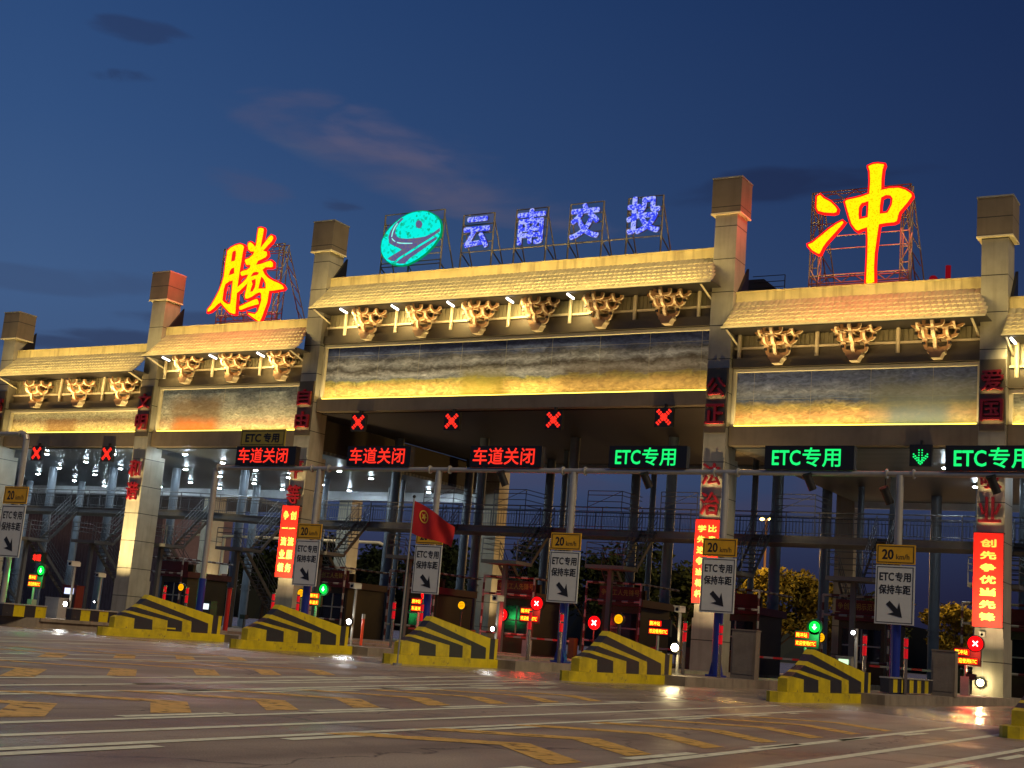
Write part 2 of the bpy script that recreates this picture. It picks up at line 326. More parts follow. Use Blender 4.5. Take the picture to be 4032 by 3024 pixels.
# the lanes between and just before the islands are damp
sy = t.nodes.new('ShaderNodeSeparateXYZ'); t.links.new(g.outputs['Object'], sy.inputs[0])
dm = t.nodes.new('ShaderNodeMapRange'); dm.interpolation_type = 'SMOOTHSTEP'; dm.inputs['From Min'].default_value = -30; dm.inputs['From Max'].default_value = -21; dm.inputs['To Min'].default_value = 1.0; dm.inputs['To Max'].default_value = .36
t.links.new(sy.outputs['Y'], dm.inputs['Value']); ml = t.nodes.new('ShaderNodeMath'); ml.operation = 'MULTIPLY'; t.links.new(rr.outputs[0], ml.inputs[0]); t.links.new(dm.outputs[0], ml.inputs[1]); t.links.new(ml.outputs[0], b.inputs['Roughness'])
def crackle(m, sc, wd, amt, stretch):
    t = m.node_tree; b = t.nodes['Principled BSDF']; s = b.inputs['Base Color'].links[0].from_socket
    g = t.nodes.new('ShaderNodeTexCoord'); n = t.nodes.new('ShaderNodeTexNoise'); n.inputs['Scale'].default_value = 1.2; n.inputs['Detail'].default_value = 5; t.links.new(g.outputs['Object'], n.inputs['Vector'])
    ad = t.nodes.new('ShaderNodeMix'); ad.data_type = 'RGBA'; ad.blend_type = 'LINEAR_LIGHT'; ad.inputs[0].default_value = .6; t.links.new(g.outputs['Object'], ad.inputs[6]); t.links.new(n.outputs['Color'], ad.inputs[7])
    mp = t.nodes.new('ShaderNodeMapping'); mp.inputs['Scale'].default_value = (sc, sc*stretch, 1); t.links.new(ad.outputs[2], mp.inputs[0])
    v = t.nodes.new('ShaderNodeTexVoronoi'); v.feature = 'DISTANCE_TO_EDGE'; v.voronoi_dimensions = '2D'; v.inputs['Scale'].default_value = 1; t.links.new(mp.outputs[0], v.inputs['Vector'])
    r = t.nodes.new('ShaderNodeMapRange'); r.inputs['From Min'].default_value = wd; r.inputs['From Max'].default_value = 0; r.inputs['To Max'].default_value = amt; t.links.new(v.outputs['Distance'], r.inputs['Value'])
    mx = t.nodes.new('ShaderNodeMix'); mx.data_type = 'RGBA'; mx.inputs[7].default_value = lin((40, 34, 30))+(1,); t.links.new(r.outputs[0], mx.inputs[0]); t.links.new(s, mx.inputs[6]); t.links.new(mx.outputs[2], b.inputs['Base Color'])
crackle(m_asph, .35, .012, .75, .5)
wear(m_asph, (52, 42, 38), .9, .56, .70, .55); wear(m_asph, (150, 128, 106), .22, .50, .72, .35)
bp = t.nodes.new('ShaderNodeBump'); bp.inputs['Strength'].default_value = .35; bp.inputs['Distance'].default_value = .02; t.links.new(a3, bp.inputs['Height']); t.links.new(bp.outputs[0], b.inputs['Normal'])

# ------------------------------------------------------------------ ground and road markings
struct('ground', M().add([(-1500,-300,0),(1500,-300,0),(1500,2500,0),(-1500,2500,0)], [(0,1,2,3)]), m_asph)
def worn(name, col, thr=.42):
    m = mat(name, col, .6, var=.25, vs=5); t = m.node_tree; b = t.nodes['Principled BSDF']
    g = t.nodes.new('ShaderNodeTexCoord'); n = t.nodes.new('ShaderNodeTexNoise'); n.inputs['Scale'].default_value = 6; n.inputs['Detail'].default_value = 6
    t.links.new(g.outputs['Object'], n.inputs['Vector']); r = t.nodes.new('ShaderNodeMapRange'); r.inputs['From Min'].default_value = thr-.12; r.inputs['From Max'].default_value = thr+.04
    t.links.new(n.outputs[0], r.inputs['Value']); t.links.new(r.outputs[0], b.inputs['Alpha']); return m
m_wl = worn('road_white', (236, 238, 204), .33); m_yl = worn('road_yellow', (224, 180, 86), .42)
wl = M(); yl = M()
def strip(mb, x0, y0, x1, y1, w, z=.004):
    d = Vector((x1-x0, y1-y0, 0)).normalized(); n = Vector((-d.y, d.x, 0))*w/2
    mb.add([(x0-n.x,y0-n.y,z),(x1-n.x,y1-n.y,z),(x1+n.x,y1+n.y,z),(x0+n.x,y0+n.y,z)], [(0,1,2,3)])
def dash(mb, x0, y0, x1, y1, w, on=2.0, off=2.2, z=.004):
    L = math.hypot(x1-x0, y1-y0); s = 0
    while s < L:
        e = min(s+on, L); strip(mb, x0+(x1-x0)*s/L, y0+(y1-y0)*s/L, x0+(x1-x0)*e/L, y0+(y1-y0)*e/L, w, z); s = e+off
def ext(xa, ya, xb, yb, y):
    return xa+(xb-xa)*(y-ya)/(yb-ya)
lines = [(19.73,-41.68,17.95,-32.96),(20.84,-42.59,17.22,-25.84),(21.67,-43.26,19.98,-33.03),(24.34,-45.45,23.16,-36.0),(25.10,-46.07,24.29,-37.95),(25.78,-46.63,25.19,-39.48)]
ends = [(-46,-31),(-48,-24.6),(-48,-27),(-50,-27.5),(-50,-24.8),(-50,-26)]
for (xa, ya, xb, yb), (s, e_) in zip(lines, ends):
    strip(wl, ext(xa,ya,xb,yb,s), s, ext(xa,ya,xb,yb,e_), e_, .12)
# broken lines laid beside the solid ones
for i, side in ((0,-.2),(2,.2),(3,-.18),(5,.2)):
    xa, ya, xb, yb = lines[i]; dash(wl, ext(xa,ya,xb,yb,-47)+side, -47, ext(xa,ya,xb,yb,-28)+side, -28, .13, 1.6, 1.5)
for k, sx in ((0,.32),(1,.3),(2,.26),(3,.24)):      # the farther lanes
    x0 = .04+5.45*k
    strip(wl, x0+.95, -24.2, x0+.95+sx*16, -40.2, .13); strip(wl, x0-.95+.3, -24.2, x0+.1+sx*16, -40.2, .13)
    dash(wl, x0+1.5, -25, x0+1.5+sx*15, -40, .12)
    strip(wl, x0-.9, -23.9, x0+.15, -25.2, .12); strip(wl, x0+1.1, -23.9, x0+.15, -25.2, .12)
for xa, ya, xb, yb in ((27.92,-42.86,27.63,-37.94),(28.54,-40.93,28.38,-37.15),(29.26,-38.42,29.18,-34.44)):
    strip(wl, ext(xa,ya,xb,yb,-46), -46, ext(xa,ya,xb,yb,-27), -27, .13)
dash(wl, 27.72, -45, 27.3, -27, .13, 1.5, 1.7); dash(wl, 29.5, -42, 29.35, -27, .13, 1.5, 1.7)
struct('road_lines', wl, m_wl)
def chev(x, y, h, w=.52):
    # slow-down chevron pointing at the gate
    for s in (-1, 1):
        pts = [(x, y), (x+s*h, y-h), (x+s*h, y-h-w), (x, y-w)]; b = [(p_[0], p_[1], .004 if s > 0 else .0045) for p_ in pts]
        yl.add(b if s < 0 else b[::-1], [(0,1,2,3)])
for x, y in ((22.85,-43.6),(22.62,-41.7),(22.42,-39.9),(22.16,-38.1),(21.9,-36.2),(21.65,-34.3),(21.4,-32.3),(21.15,-30.3)): chev(x, y, 1.1)
for x, y in ((18.7,-41.5),(18.0,-39.5),(17.42,-37.3),(16.85,-35.0),(16.3,-32.9),(15.8,-30.8)): chev(x, y, 1.5)
for x, y in ((14.1,-37.2),(13.4,-35.0),(12.8,-32.8),(12.2,-30.6),(11.7,-28.5)): chev(x, y, 1.5)
for x, y in ((26.55,-41.5),(26.42,-39.9),(26.3,-37.9),(26.2,-36.0),(26.1,-34.0),(26.0,-32.0),(25.9,-30)): chev(x, y, 1.1)
struct('road_arrows', yl, m_yl)
for q in range(0): pass

# ------------------------------------------------------------------ lane islands (kerbs) and crash noses
XK = [-27.4, -21.9, -10.86, -5.41, .04, 5.47, 10.92, 16.38, 21.92, 27.4]
NOSE = [.04, 5.47, 10.92, 16.38, 21.92, 27.4]
for xk in XK:
    y0 = -16.6 if xk in NOSE else -6
    if xk in (-5.41, -10.86): continue
    mb = M().prism([(xk-1.0, y0),(xk+1.0, y0),(xk+1.0, 22),(xk-1.0, 22)], 'z', 0, .26)
    struct('traffic_island', mb, m_conc)
struct('median_island', M().prism([(-19.5,-22),(-5.2,-22),(-4.3,-20.6),(-4.3,22),(-19.5,22)], 'z', 0, .30).box(-4.28,-4.22,-20.5,22,.20,.31), m_conc)

def crash_nose(x, label):
    t = thing('crash_barrier', label, 'crash barrier', (x, -19.3, 0), 'striped concrete noses of the toll islands')
    xr = x+.28; xl = x+.05
    # base slab with a rounded bow
    pl = [(xl-.10,-21.88),(xl-.02,-22.0),(x+.12,-22.05),(xr+.02,-22.02),(xr+.10,-21.9),(xr+.10,-16.45),(xl-.10,-16.45)]
    obj('base', M().prism(pl[::-1], 'z', 0, .25), m_yel, t)
    b = M()
    # (y,z) bands of the side, folded from upright blocks into the rising stripes
    bands = [
     (0, [(-21.56,.252),(-20.72,.252),(-20.74,.57),(-21.38,.63),(-21.56,.57)]),
     (1, [(-20.72,.252),(-19.92,.252),(-19.95,.57),(-21.14,.735),(-21.38,.63),(-20.74,.57)]),
     (0, [(-19.92,.252),(-19.26,.252),(-19.28,.58),(-20.99,.795),(-21.14,.735),(-19.95,.57)]),
     (1, [(-19.26,.252),(-18.58,.252),(-18.60,.59),(-20.73,.925),(-20.99,.795),(-19.28,.58)]),
     (0, [(-18.58,.252),(-18.15,.252),(-18.17,.60),(-20.57,1.03),(-20.73,.925),(-18.60,.59)]),
     (1, [(-18.15,.252),(-17.35,.252),(-17.37,.58),(-20.36,1.21),(-20.57,1.03),(-18.17,.60)]),
     (0, [(-17.35,.252),(-17.17,.252),(-17.17,.86),(-17.4,.90),(-20.21,1.34),(-20.36,1.21),(-17.37,.58)]),
     (1, [(-17.17,.252),(-16.90,.252),(-16.90,.86),(-17.17,.86)]),
     (0, [(-16.90,.252),(-16.74,.252),(-16.74,.86),(-16.90,.86)])]
    for mi, pl in bands:
        for sx in (xl, xr):
            vs = [(sx, q[0], q[1]) for q in pl]; b.add(vs, [tuple(range(len(vs))) if sx > x else tuple(range(len(vs)))[::-1]], mi)
    top = [(-21.56,.252,0),(-21.56,.57,0),(-21.38,.63,1),(-21.14,.735,0),(-20.99,.795,1),(-20.73,.925,0),(-20.57,1.03,1),(-20.36,1.21,0),(-20.21,1.34,0),(-17.4,.90,0),(-17.17,.86,1),(-16.90,.86,0),(-16.74,.86,0),(-16.74,.252,0)]
    for p_, q in zip(top, top[1:]):
        b.add([(xl,p_[0],p_[1]),(xr,p_[0],p_[1]),(xr,q[0],q[1]),(xl,q[0],q[1])], [(0,1,2,3)], p_[2])
    obj('striped_wedge', b, [m_yel, m_blk], t)
    return t
n0 = crash_nose(NOSE[0], 'black and yellow striped crash nose farthest left, with a cracked yellow base')
# the broken lip on the farthest one belongs to its base
nl = ['black and yellow striped crash nose second from left, a bright white lamp behind its tail',
      'black and yellow striped crash nose just right of the flagpole', 'black and yellow striped crash nose before the glowing yellow lamp near the photo centre right',
      'black and yellow striped crash nose with a brown front face, large at lower right', 'striped crash nose cut off by the right edge of the photo']
for x, l, sy, sz, dy in zip(NOSE[1:], nl, (1.0, 1.05, 1.18, 1.38, 1.38), (1, 1, .97, .92, .74), (0, .1, .35, .35, -6.2)):
    x += .8 if x > 27 else 0
    c = copy_tree(n0, (x, -19.3+dy, 0), l); c.scale = (1, sy, sz)
cr_ = M().prism([(.33,-19.9),(.34,-19.6),(.345,-18.9),(.30,-19.2),(.30,-19.5)], 'z', .312, .36)
obj('cracked_mortar', cr_, m_yel, n0, 'crumbled yellow mortar')

# low striped walls on the median island
def low_wall(x, y0, y1, label):
    t = thing('striped_wall', label, 'kerb wall', (x, y0, .3), 'low striped walls on the left island')
    b = M(); n = int((y1-y0)/.42); s = (y1-y0)/n
    for i in range(n): b.box(x-.12, x+.12, y0+i*s, y0+(i+1)*s, .302, .68, i % 2)
    obj('wall', b, [m_blk, m_yel], t); obj('rail_cap', M().box(x-.15, x+.15, y0, y1, .682, .72), m_galv, t)
low_wall(-4.6, -21.9, -20.1, 'short black and yellow striped wall on the long island at far left')
low_wall(-4.6, -19.0, -16.9, 'black and yellow striped wall between the camera pole and the leftmost crash nose')
low_wall(22.3, -14.4, -9.6, 'black and yellow striped wall behind the large crash nose, at the sign post foot')
# ------------------------------------------------------------------ the toll gate building
gate = thing('toll_gate', 'long toll gate with tall capped columns, lit tiled eaves and painted landscape panels', 'toll gate', (0,0,0))
COLS = [(-33.97, 17.55, 1), (-22.11, 19.23, 2), (-11.0, 21.17, 3), (11.0, 21.17, 4), (22.11, 19.23, 5), (33.97, 17.55, 6)]
LET = {1: '富强民主', 2: '文明和谐', 3: '自由平等', 4: '公正法治', 5: '爱国敬业', 6: '诚信友善'}
SX = .50
def letter_side():
    pass
for x, H, k in COLS:
    if k == 6: continue
    b = M()
    b.box(x-SX, x+SX, 0, 1.15, 9.0, H-1.55)                 # upper shaft
    b.box(x-SX, x+SX, 0, 1.45, 2.35, 9.0)                   # lower shaft
    b.box(x-SX-.04, x+SX+.04, -.04, 1.5, .2, 2.35)          # foot
    col = obj('column', b, m_shaft, gate)
    cap = M().box(x-.667, x+.667, -.12, 1.12, H-1.59, H-.06)
    obj('cap', cap, m_cap, col)
    obj('cap_edge', M().box(x-.69, x+.69, -.15, 1.15, H-.06, H), m_steel, col); obj('cap_edge', M().box(x-.68, x+.68, -.14, 1.14, H-1.66, H-1.593), m_trim, col)
    # red box letters standing proud of the shaft, two up by the panel and two below it
    s = LET[k]
    top = [(12.33, 11.52), (11.2, 10.36), (8.7, 7.8), (7.5, 6.55)]
    for ch, (z1, z0) in zip(s, top):
        lb = text(M(), ch, x-.42, x+.42, z0, z1, -.17, .012, .12)
        obj('letter', lb, m_red, col)
        area('letter_light', (x, -.22, z0-.14), (0,.15,1), .7, .05, 5, (1.0,.78,.35), gate, 140)
    obj('letter_board', M().box(x-.46, x+.46, -.08, -.002, 10.0, 12.75), m_beam, col)
    # little black gusset where the ridge meets the shaft
    zr = {1: 15.2, 2: 16.07, 3: 18.12, 4: 16.07, 5: 15.2}[k]
    obj('gusset', M().prism([(.35, zr), (1.35, zr), (1.35, zr+1.35)], 'x', x+SX+.01, x+SX+.12), m_black, gate)
    if x < 0:
        pass
    # flood lamp on an arm, washing the front of the shaft
    fl = M().box(x-.16, x+.16, -2.88, -2.62, .80, 1.0).tube((x, -2.75, .3), (x, -2.75, .8), .03, 6)
    obj('flood_lamp', fl, m_black, gate)
    pw = {1: 140, 2: 380, 3: 190, 4: 160, 5: 120}[k]
    area('flood_light', (x, -2.75, 1.05), (0, .52, 1), .28, .2, pw, (1.0, .76, .36), gate, 70)

def ROWT(r, n): return max(0, (r-.4)/n*1.6)
def bay(xa, xb, zr, zm1, zm0, zf, eave, nb, bx, tubes, mural, posts, roofseed, strip_p, lit_p, ovh=1.12):
    """one span: ridge, tiled roof, ribbed wall, beams, mural, brackets. zr ridge top, zm1/zm0 mural top/bottom, zf underside"""
    zt = zr-.42
    # ridge wall
    obj('ridge', M().box(xa, xb, .30, .75, zt, zr).box(xa, xb, .26, .80, zr+.001, zr+.05), m_ridge, gate)
    # tiled roof: seven lapped courses of rolls
    b = M(); nrow = 6; pitch = .235; nx = max(4, int((xb-xa)/pitch)); sub = 6
    for r in range(nrow):
        t0 = r/nrow; t1 = (r+1)/nrow+.03
        def pt(t): 
            return (.30-(ovh+.30)*t, zt-.02-(zt-eave)*(t**.9))
        (ya, za), (yb, zb) = pt(t0), pt(min(t1, 1.02)); lift = .055
        vs = []
        n = nx*sub
        for i in range(n+1):
            x = xa+(xb+.45*min(1, ROWT(r, nrow))-xa)*i/n; ph = (i % sub)/sub; h = .042*abs(math.sin(PI*ph))**.7
            vs.append((x, ya, za+h+.01)); vs.append((x, yb, zb+h+lift)); vs.append((x, yb+.01, zb+h*.3-.03))
        fs = []
        for i in range(n):
            a = i*3; fs.append((a, a+1, a+4, a+3)); fs.append((a+1, a+2, a+5, a+4))
        b.add(vs, fs, 0)
    roof = obj('tiled_roof', b, m_tile, gate)
    obj('eave_gutter', M().box(xa, xb+.45, -ovh-.10, -ovh+.04, eave-.10, eave-.02).box(xa, xb+.44, -ovh+.06, -.02, eave+.0, eave+.03).box(xa, xb, -.018, .6, eave+.0, eave+.03), m_dark, roof)
    obj('gutter_lip', M().box(xa, xb+.45, -ovh-.125, -ovh-.102, eave-.075, eave-.02), m_trim, roof)
    # white end brackets at both gable ends
    for x in (xa+.12, xb-.12): obj('gable_strut', M().bar((x, -ovh+.1, eave-.02), (x, .5, eave-.45), .07).bar((x, -ovh+.1, eave+.0), (x, .3, zt-.3), .06), m_trim, gate)
    # ribbed wall
    zw1 = eave+.02; zw0 = zm1+1.08
    b = M(); n = int((xb-xa)/.2); s = (xb-xa)/n
    for i in range(n):
        x = xa+i*s; b.add([(x,.60,zw0),(x+s*.12,.56,zw0),(x+s*.8,.56,zw0),(x+s*.92,.60,zw0),(x+s,.60,zw0),(x,.60,zw1),(x+s*.12,.56,zw1),(x+s*.8,.56,zw1),(x+s*.92,.60,zw1),(x+s,.60,zw1)],
              [(0,1,6,5),(1,2,7,6),(2,3,8,7),(3,4,9,8)])
    obj('ribbed_wall', b, m_corr, gate)
    obj('ledge', M().box(xa, xb, .40, .6, zw0-.10, zw0-.001), m_trim, gate)
    obj('upper_beam', M().box(xa, xb, .50, .8, zw0-.48, zw0-.101).prism([(.50, zw0-.48), (.22, zw0-.52), (.22, zm1+.16), (.8, zm1+.16), (.8, zw0-.48)], 'x', xa, xb), m_beam, gate)
    for x in posts: obj('stub_post', M().tube((x, .36, zw0-.5), (x, .36, eave), .085, 10), m_trim, gate)
    # mural in its frame
    mu = obj('mural', M().box(xa+.02, xb-.02, .55, .62, zm0, zm1), mural, gate)
    fr = M().box(xa, xb, .36, .55, zm1, zm1+.13).box(xa+.001, xa+.14, .38, .55, zm0-.05, zm1-.001).box(xb-.14, xb-.001, .38, .55, zm0-.05, zm1-.001)
    obj('mural_frame', fr, m_trim, mu)
    obj('light_strip', M().box(xa+.15, xb-.15, .40, .50, zm0-.045, zm0+.03), glow('strip_gold', (255, 224, 90), 4.0), mu)
    # fascia below
    obj('fascia', M().box(xa, xb, .22, .7, zf, zm0-.05), m_fascia, gate)
    xm = (xa+xb)/2; L = xb-xa
    nseg = 2 if L > 15 else 1
    for i in range(nseg):
        sx = L/nseg; cx = xa+sx*(i+.5)
        area('strip_light', (cx, .16, zm0+.0), (0, .22, 1), sx*.97, .05, strip_p*.95*sx, (1.0, .80, .40), gate, 150)
        area('ridge_light', (cx, -ovh-.75, eave+.10), (0, .80, .75), sx*1.02, .06, lit_p*1.6*sx, (1.0, .74, .25), gate, 130)
    # ceiling of the driveway behind
    # brackets
    for x in bx:
        c = copy_bracket(x, zm1)
    for x, on in tubes:
        tb = M().tube((x-.02, -ovh+.15, eave-.13), (x+.05, -ovh+.62, eave-.22), .05, 8)
        obj('eave_lamp', tb, g_white, gate)
        area('eave_light', (x+.02, -.75, eave-.30), (.10, 1, -.62), .5, .12, on*1.7, (1.0, .76, .32), gate, 120)

# bracket set (dougong): block, then arms stepping outwards in both directions
def arm_x(b, x, y, z, w, h, d):
    """arm across, a shallow cradle with curled-up ends"""
    k = .13
    lo = [(-w, h), (-w*1.0, h*.55), (-w*.90, h*.22), (-w*.70, h*.05), (-w*.3, 0), (w*.3, 0), (w*.70, h*.05), (w*.90, h*.22), (w, h*.55), (w, h)]
    hi = [(w-k, h), (w-k, h*.62), (w*.72, h*.42), (w*.3, h*.36), (-w*.3, h*.36), (-w*.72, h*.42), (-w+k, h*.62), (-w+k, h)]
    b.prism([(x+q[0], z+q[1]) for q in lo+hi][::-1], 'y', y-d/2, y+d/2, 0, 1)
def arm_y(b, x, y0, y1, z, h, d):
    """arm reaching forward, S-curved, ending in an upturned beak"""
    pl = [(y1, z+h*.62), (y1, z+h*.1), (y0+.45, z), (y0+.18, z+h*.05), (y0+.04, z+h*.3), (y0-.02, z+h*.7), (y0, z+h*1.15), (y0+.10, z+h*1.15), (y0+.13, z+h*.72), (y0+.24, z+h*.48), (y0+.5, z+h*.5)]
    b.prism(pl, 'x', x-d/2, x+d/2, 0, 1)
def build_bracket(x, zm1):
    z = zm1+.22; y = .08
    br = M()
    br.prism([(x-.25, z+.16), (x-.33, z+.22), (x-.33, z+.32), (x+.33, z+.32), (x+.33, z+.22), (x+.25, z+.16), (x+.17, z), (x-.17, z)][::-1], 'y', y-.28, y+.2, 0, 1)
    arm_y(br, x, y-.45, .5, z+.33, .36, .13); arm_x(br, x, y-.02, z+.325, .52, .40, .13)
    for dx in (-.46, .46): br.box(x+dx-.10, x+dx+.10, y-.13, y+.09, z+.728, z+.80, 1)
    arm_y(br, x, y-.78, .5, z+.72, .36, .13); arm_x(br, x, y-.02, z+.80, .80, .34, .13); arm_x(br, x, y-.38, z+.74, .42, .36, .12)
    for dx in (-.46, .46): arm_y(br, x+dx, y-.50, .5, z+.81, .32, .10)
    for dx in (-.74, .74): br.box(x+dx-.09, x+dx+.09, y-.13, y+.09, z+1.142, z+1.20, 1)
    for dx in (-.36, .36): br.box(x+dx-.08, x+dx+.08, y-.48, y-.30, z+1.105, z+1.165, 1)
    arm_y(br, x, y-1.0, .5, z+1.10, .30, .12); arm_x(br, x, y-.02, z+1.20, 1.02, .26, .12); arm_x(br, x, y-.40, z+1.17, .72, .28, .11); arm_x(br, x, y-.74, z+1.12, .42, .30, .11)
    for dx in (-.7, .7): arm_y(br, x+dx, y-.46, .5, z+1.17, .26, .10)
    o = obj('bracket', br, [m_wood, m_edge], gate)
    for dx, zz in ((-.50, .62), (.50, .62), (-.80, 1.02), (.80, 1.02)):
        obj('arm_end', M().box(x+dx-.06, x+dx+.06, y-.16, y-.09, z+zz-.05, z+zz+.05), m_dark, o)
    return o
proto_b = None
def copy_bracket(x, zm1):
    global proto_b
    if proto_b is None:
        proto_b = build_bracket(0, 0); proto_b['_p'] = 1; del proto_b['_p']
        proto_b.location = (x, 0, zm1); return proto_b
    c = copy_tree(proto_b, parent=gate); c.location = (x, 0, zm1); return c

def mural_mat(name, stops, nscale, amp, seed, z0, z1, patch=None):
    """painted landscape: bands by height, broken up by brushwork noise"""
    m = mat(name, (128, 128, 128), .95); t = m.node_tree; b = t.nodes['Principled BSDF']
    g = t.nodes.new('ShaderNodeTexCoord'); s = t.nodes.new('ShaderNodeSeparateXYZ'); t.links.new(g.outputs['Object'], s.inputs[0])
    mp = t.nodes.new('ShaderNodeMapping'); mp.inputs['Scale'].default_value = (1, 1, 2.2); mp.inputs['Location'].default_value = (seed, 0, seed); t.links.new(g.outputs['Object'], mp.inputs[0])
    n = t.nodes.new('ShaderNodeTexNoise'); n.inputs['Scale'].default_value = nscale; n.inputs['Detail'].default_value = 8; n.inputs['Roughness'].default_value = .62; n.inputs['Distortion'].default_value = .6
    t.links.new(mp.outputs[0], n.inputs['Vector'])
    h = t.nodes.new('ShaderNodeMapRange'); h.inputs['From Min'].default_value = z0; h.inputs['From Max'].default_value = z1; t.links.new(s.outputs['Z'], h.inputs['Value'])
    a = t.nodes.new('ShaderNodeMath'); a.operation = 'MULTIPLY_ADD'; a.inputs[1].default_value = amp; t.links.new(n.outputs[0], a.inputs[0])
    sb = t.nodes.new('ShaderNodeMath'); sb.operation = 'SUBTRACT'; sb.inputs[1].default_value = amp/2; t.links.new(h.outputs[0], sb.inputs[0]); t.links.new(sb.outputs[0], a.inputs[2])
    r = t.nodes.new('ShaderNodeValToRGB'); e = r.color_ramp.elements; e[0].position = 0; e[0].color = lin(stops[0][1])+(1,); e[1].position = 1; e[1].color = lin(stops[-1][1])+(1,)
    for p_, c_ in stops[1:-1]: q = e.new(p_); q.color = lin(c_)+(1,)
    t.links.new(a.outputs[0], r.inputs[0])
    n2 = t.nodes.new('ShaderNodeTexNoise'); n2.inputs['Scale'].default_value = nscale*3.2; n2.inputs['Detail'].default_value = 6; n2.inputs['Distortion'].default_value = 1.2; t.links.new(mp.outputs[0], n2.inputs['Vector'])
    rr = t.nodes.new('ShaderNodeMapRange'); rr.inputs['From Min'].default_value = .3; rr.inputs['From Max'].default_value = .7; rr.inputs['To Min'].default_value = .8; rr.inputs['To Max'].default_value = 1.9; t.links.new(n2.outputs[0], rr.inputs['Value'])
    hs = t.nodes.new('ShaderNodeHueSaturation'); t.links.new(r.outputs[0], hs.inputs['Color']); t.links.new(rr.outputs[0], hs.inputs['Value'])
    # fine ridged brushwork and the joints between the painted plates
    n4 = t.nodes.new('ShaderNodeTexNoise'); n4.noise_type = 'RIDGED_MULTIFRACTAL'; n4.inputs['Scale'].default_value = nscale*2.2; n4.inputs['Detail'].default_value = 7; n4.inputs['Distortion'].default_value = .5; t.links.new(mp.outputs[0], n4.inputs['Vector'])
    r4 = t.nodes.new('ShaderNodeMapRange'); r4.inputs['From Min'].default_value = .1; r4.inputs['From Max'].default_value = 1.1; r4.inputs['To Min'].default_value = .75; r4.inputs['To Max'].default_value = 1.6; t.links.new(n4.outputs[0], r4.inputs['Value'])
    h4 = t.nodes.new('ShaderNodeHueSaturation'); h4.inputs['Saturation'].default_value = .85; t.links.new(hs.outputs[0], h4.inputs['Color']); t.links.new(r4.outputs[0], h4.inputs['Value'])
    last = h4.outputs[0]
    for ax, st, wd in (('X', 2.45, .018), ('Z', 1.3, .015)):
        ad = t.nodes.new('ShaderNodeMath'); ad.operation = 'ADD'; ad.inputs[1].default_value = 100.3; t.links.new(s.outputs[ax], ad.inputs[0])
        mo = t.nodes.new('ShaderNodeMath'); mo.operation = 'MODULO'; mo.inputs[1].default_value = st; t.links.new(ad.outputs[0], mo.inputs[0])
        lt = t.nodes.new('ShaderNodeMath'); lt.operation = 'LESS_THAN'; lt.inputs[1].default_value = wd; t.links.new(mo.outputs[0], lt.inputs[0])
        ma = t.nodes.new('ShaderNodeMath'); ma.operation = 'MULTIPLY'; ma.inputs[1].default_value = .5; t.links.new(lt.outputs[0], ma.inputs[0])
        mj = t.nodes.new('ShaderNodeMix'); mj.data_type = 'RGBA'; mj.inputs[7].default_value = lin((190, 180, 150))+(1,); t.links.new(ma.outputs[0], mj.inputs[0]); t.links.new(last, mj.inputs[6]); last = mj.outputs[2]
    if patch:   # a painted subject: (x centre, half width, colour, height limit)
        for (px, pw_, pc, ph, sc) in patch:
            d = t.nodes.new('ShaderNodeMath'); d.operation = 'SUBTRACT'; d.inputs[1].default_value = px; t.links.new(s.outputs['X'], d.inputs[0])
            ab = t.nodes.new('ShaderNodeMath'); ab.operation = 'ABSOLUTE'; t.links.new(d.outputs[0], ab.inputs[0])
            q1 = t.nodes.new('ShaderNodeMapRange'); q1.interpolation_type = 'SMOOTHSTEP'; q1.inputs['From Min'].default_value = pw_; q1.inputs['From Max'].default_value = pw_*.55; t.links.new(ab.outputs[0], q1.inputs['Value'])
            q2 = t.nodes.new('ShaderNodeMapRange'); q2.interpolation_type = 'SMOOTHSTEP'; q2.inputs['From Min'].default_value = ph; q2.inputs['From Max'].default_value = ph-.35; t.links.new(a.outputs[0], q2.inputs['Value'])
            wv = t.nodes.new('ShaderNodeTexNoise'); wv.inputs['Scale'].default_value = sc*2; wv.inputs['Distortion'].default_value = 1.5; wv.inputs['Detail'].default_value = 6; t.links.new(g.outputs['Object'], wv.inputs['Vector'])
            q3 = t.nodes.new('ShaderNodeMath'); q3.operation = 'MULTIPLY'; t.links.new(q1.outputs[0], q3.inputs[0]); t.links.new(q2.outputs[0], q3.inputs[1])
            q4 = t.nodes.new('ShaderNodeMapRange'); q4.inputs['To Min'].default_value = .55; q4.inputs['To Max'].default_value = .8; t.links.new(wv.outputs[0], q4.inputs['Value'])
            q5 = t.nodes.new('ShaderNodeMath'); q5.operation = 'MULTIPLY'; t.links.new(q3.outputs[0], q5.inputs[0]); t.links.new(q4.outputs[0], q5.inputs[1])
            mx = t.nodes.new('ShaderNodeMix'); mx.data_type = 'RGBA'; mx.inputs[7].default_value = lin(pc)+(1,); t.links.new(q5.outputs[0], mx.inputs[0]); t.links.new(last, mx.inputs[6]); last = mx.outputs[2]
    b.inputs['Specular IOR Level'].default_value = .1; t.links.new(last, b.inputs['Base Color']); return m
mu3 = mural_mat('mural_fields', [(0, (206, 168, 74)), (.22, (190, 150, 50)), (.33, (150, 142, 62)), (.37, (112, 116, 124)), (.46, (160, 160, 164)), (.56, (84, 80, 78)), (.66, (150, 152, 160)), (.76, (92, 92, 98)), (.86, (60, 74, 118)), (1, (22, 34, 80))], .9, .30, 3.1, 11.9, 14.5, [(6.8, 5.0, (84, 66, 48), .72, .7), (-1.0, 1.6, (150, 138, 60), .62, .8)])
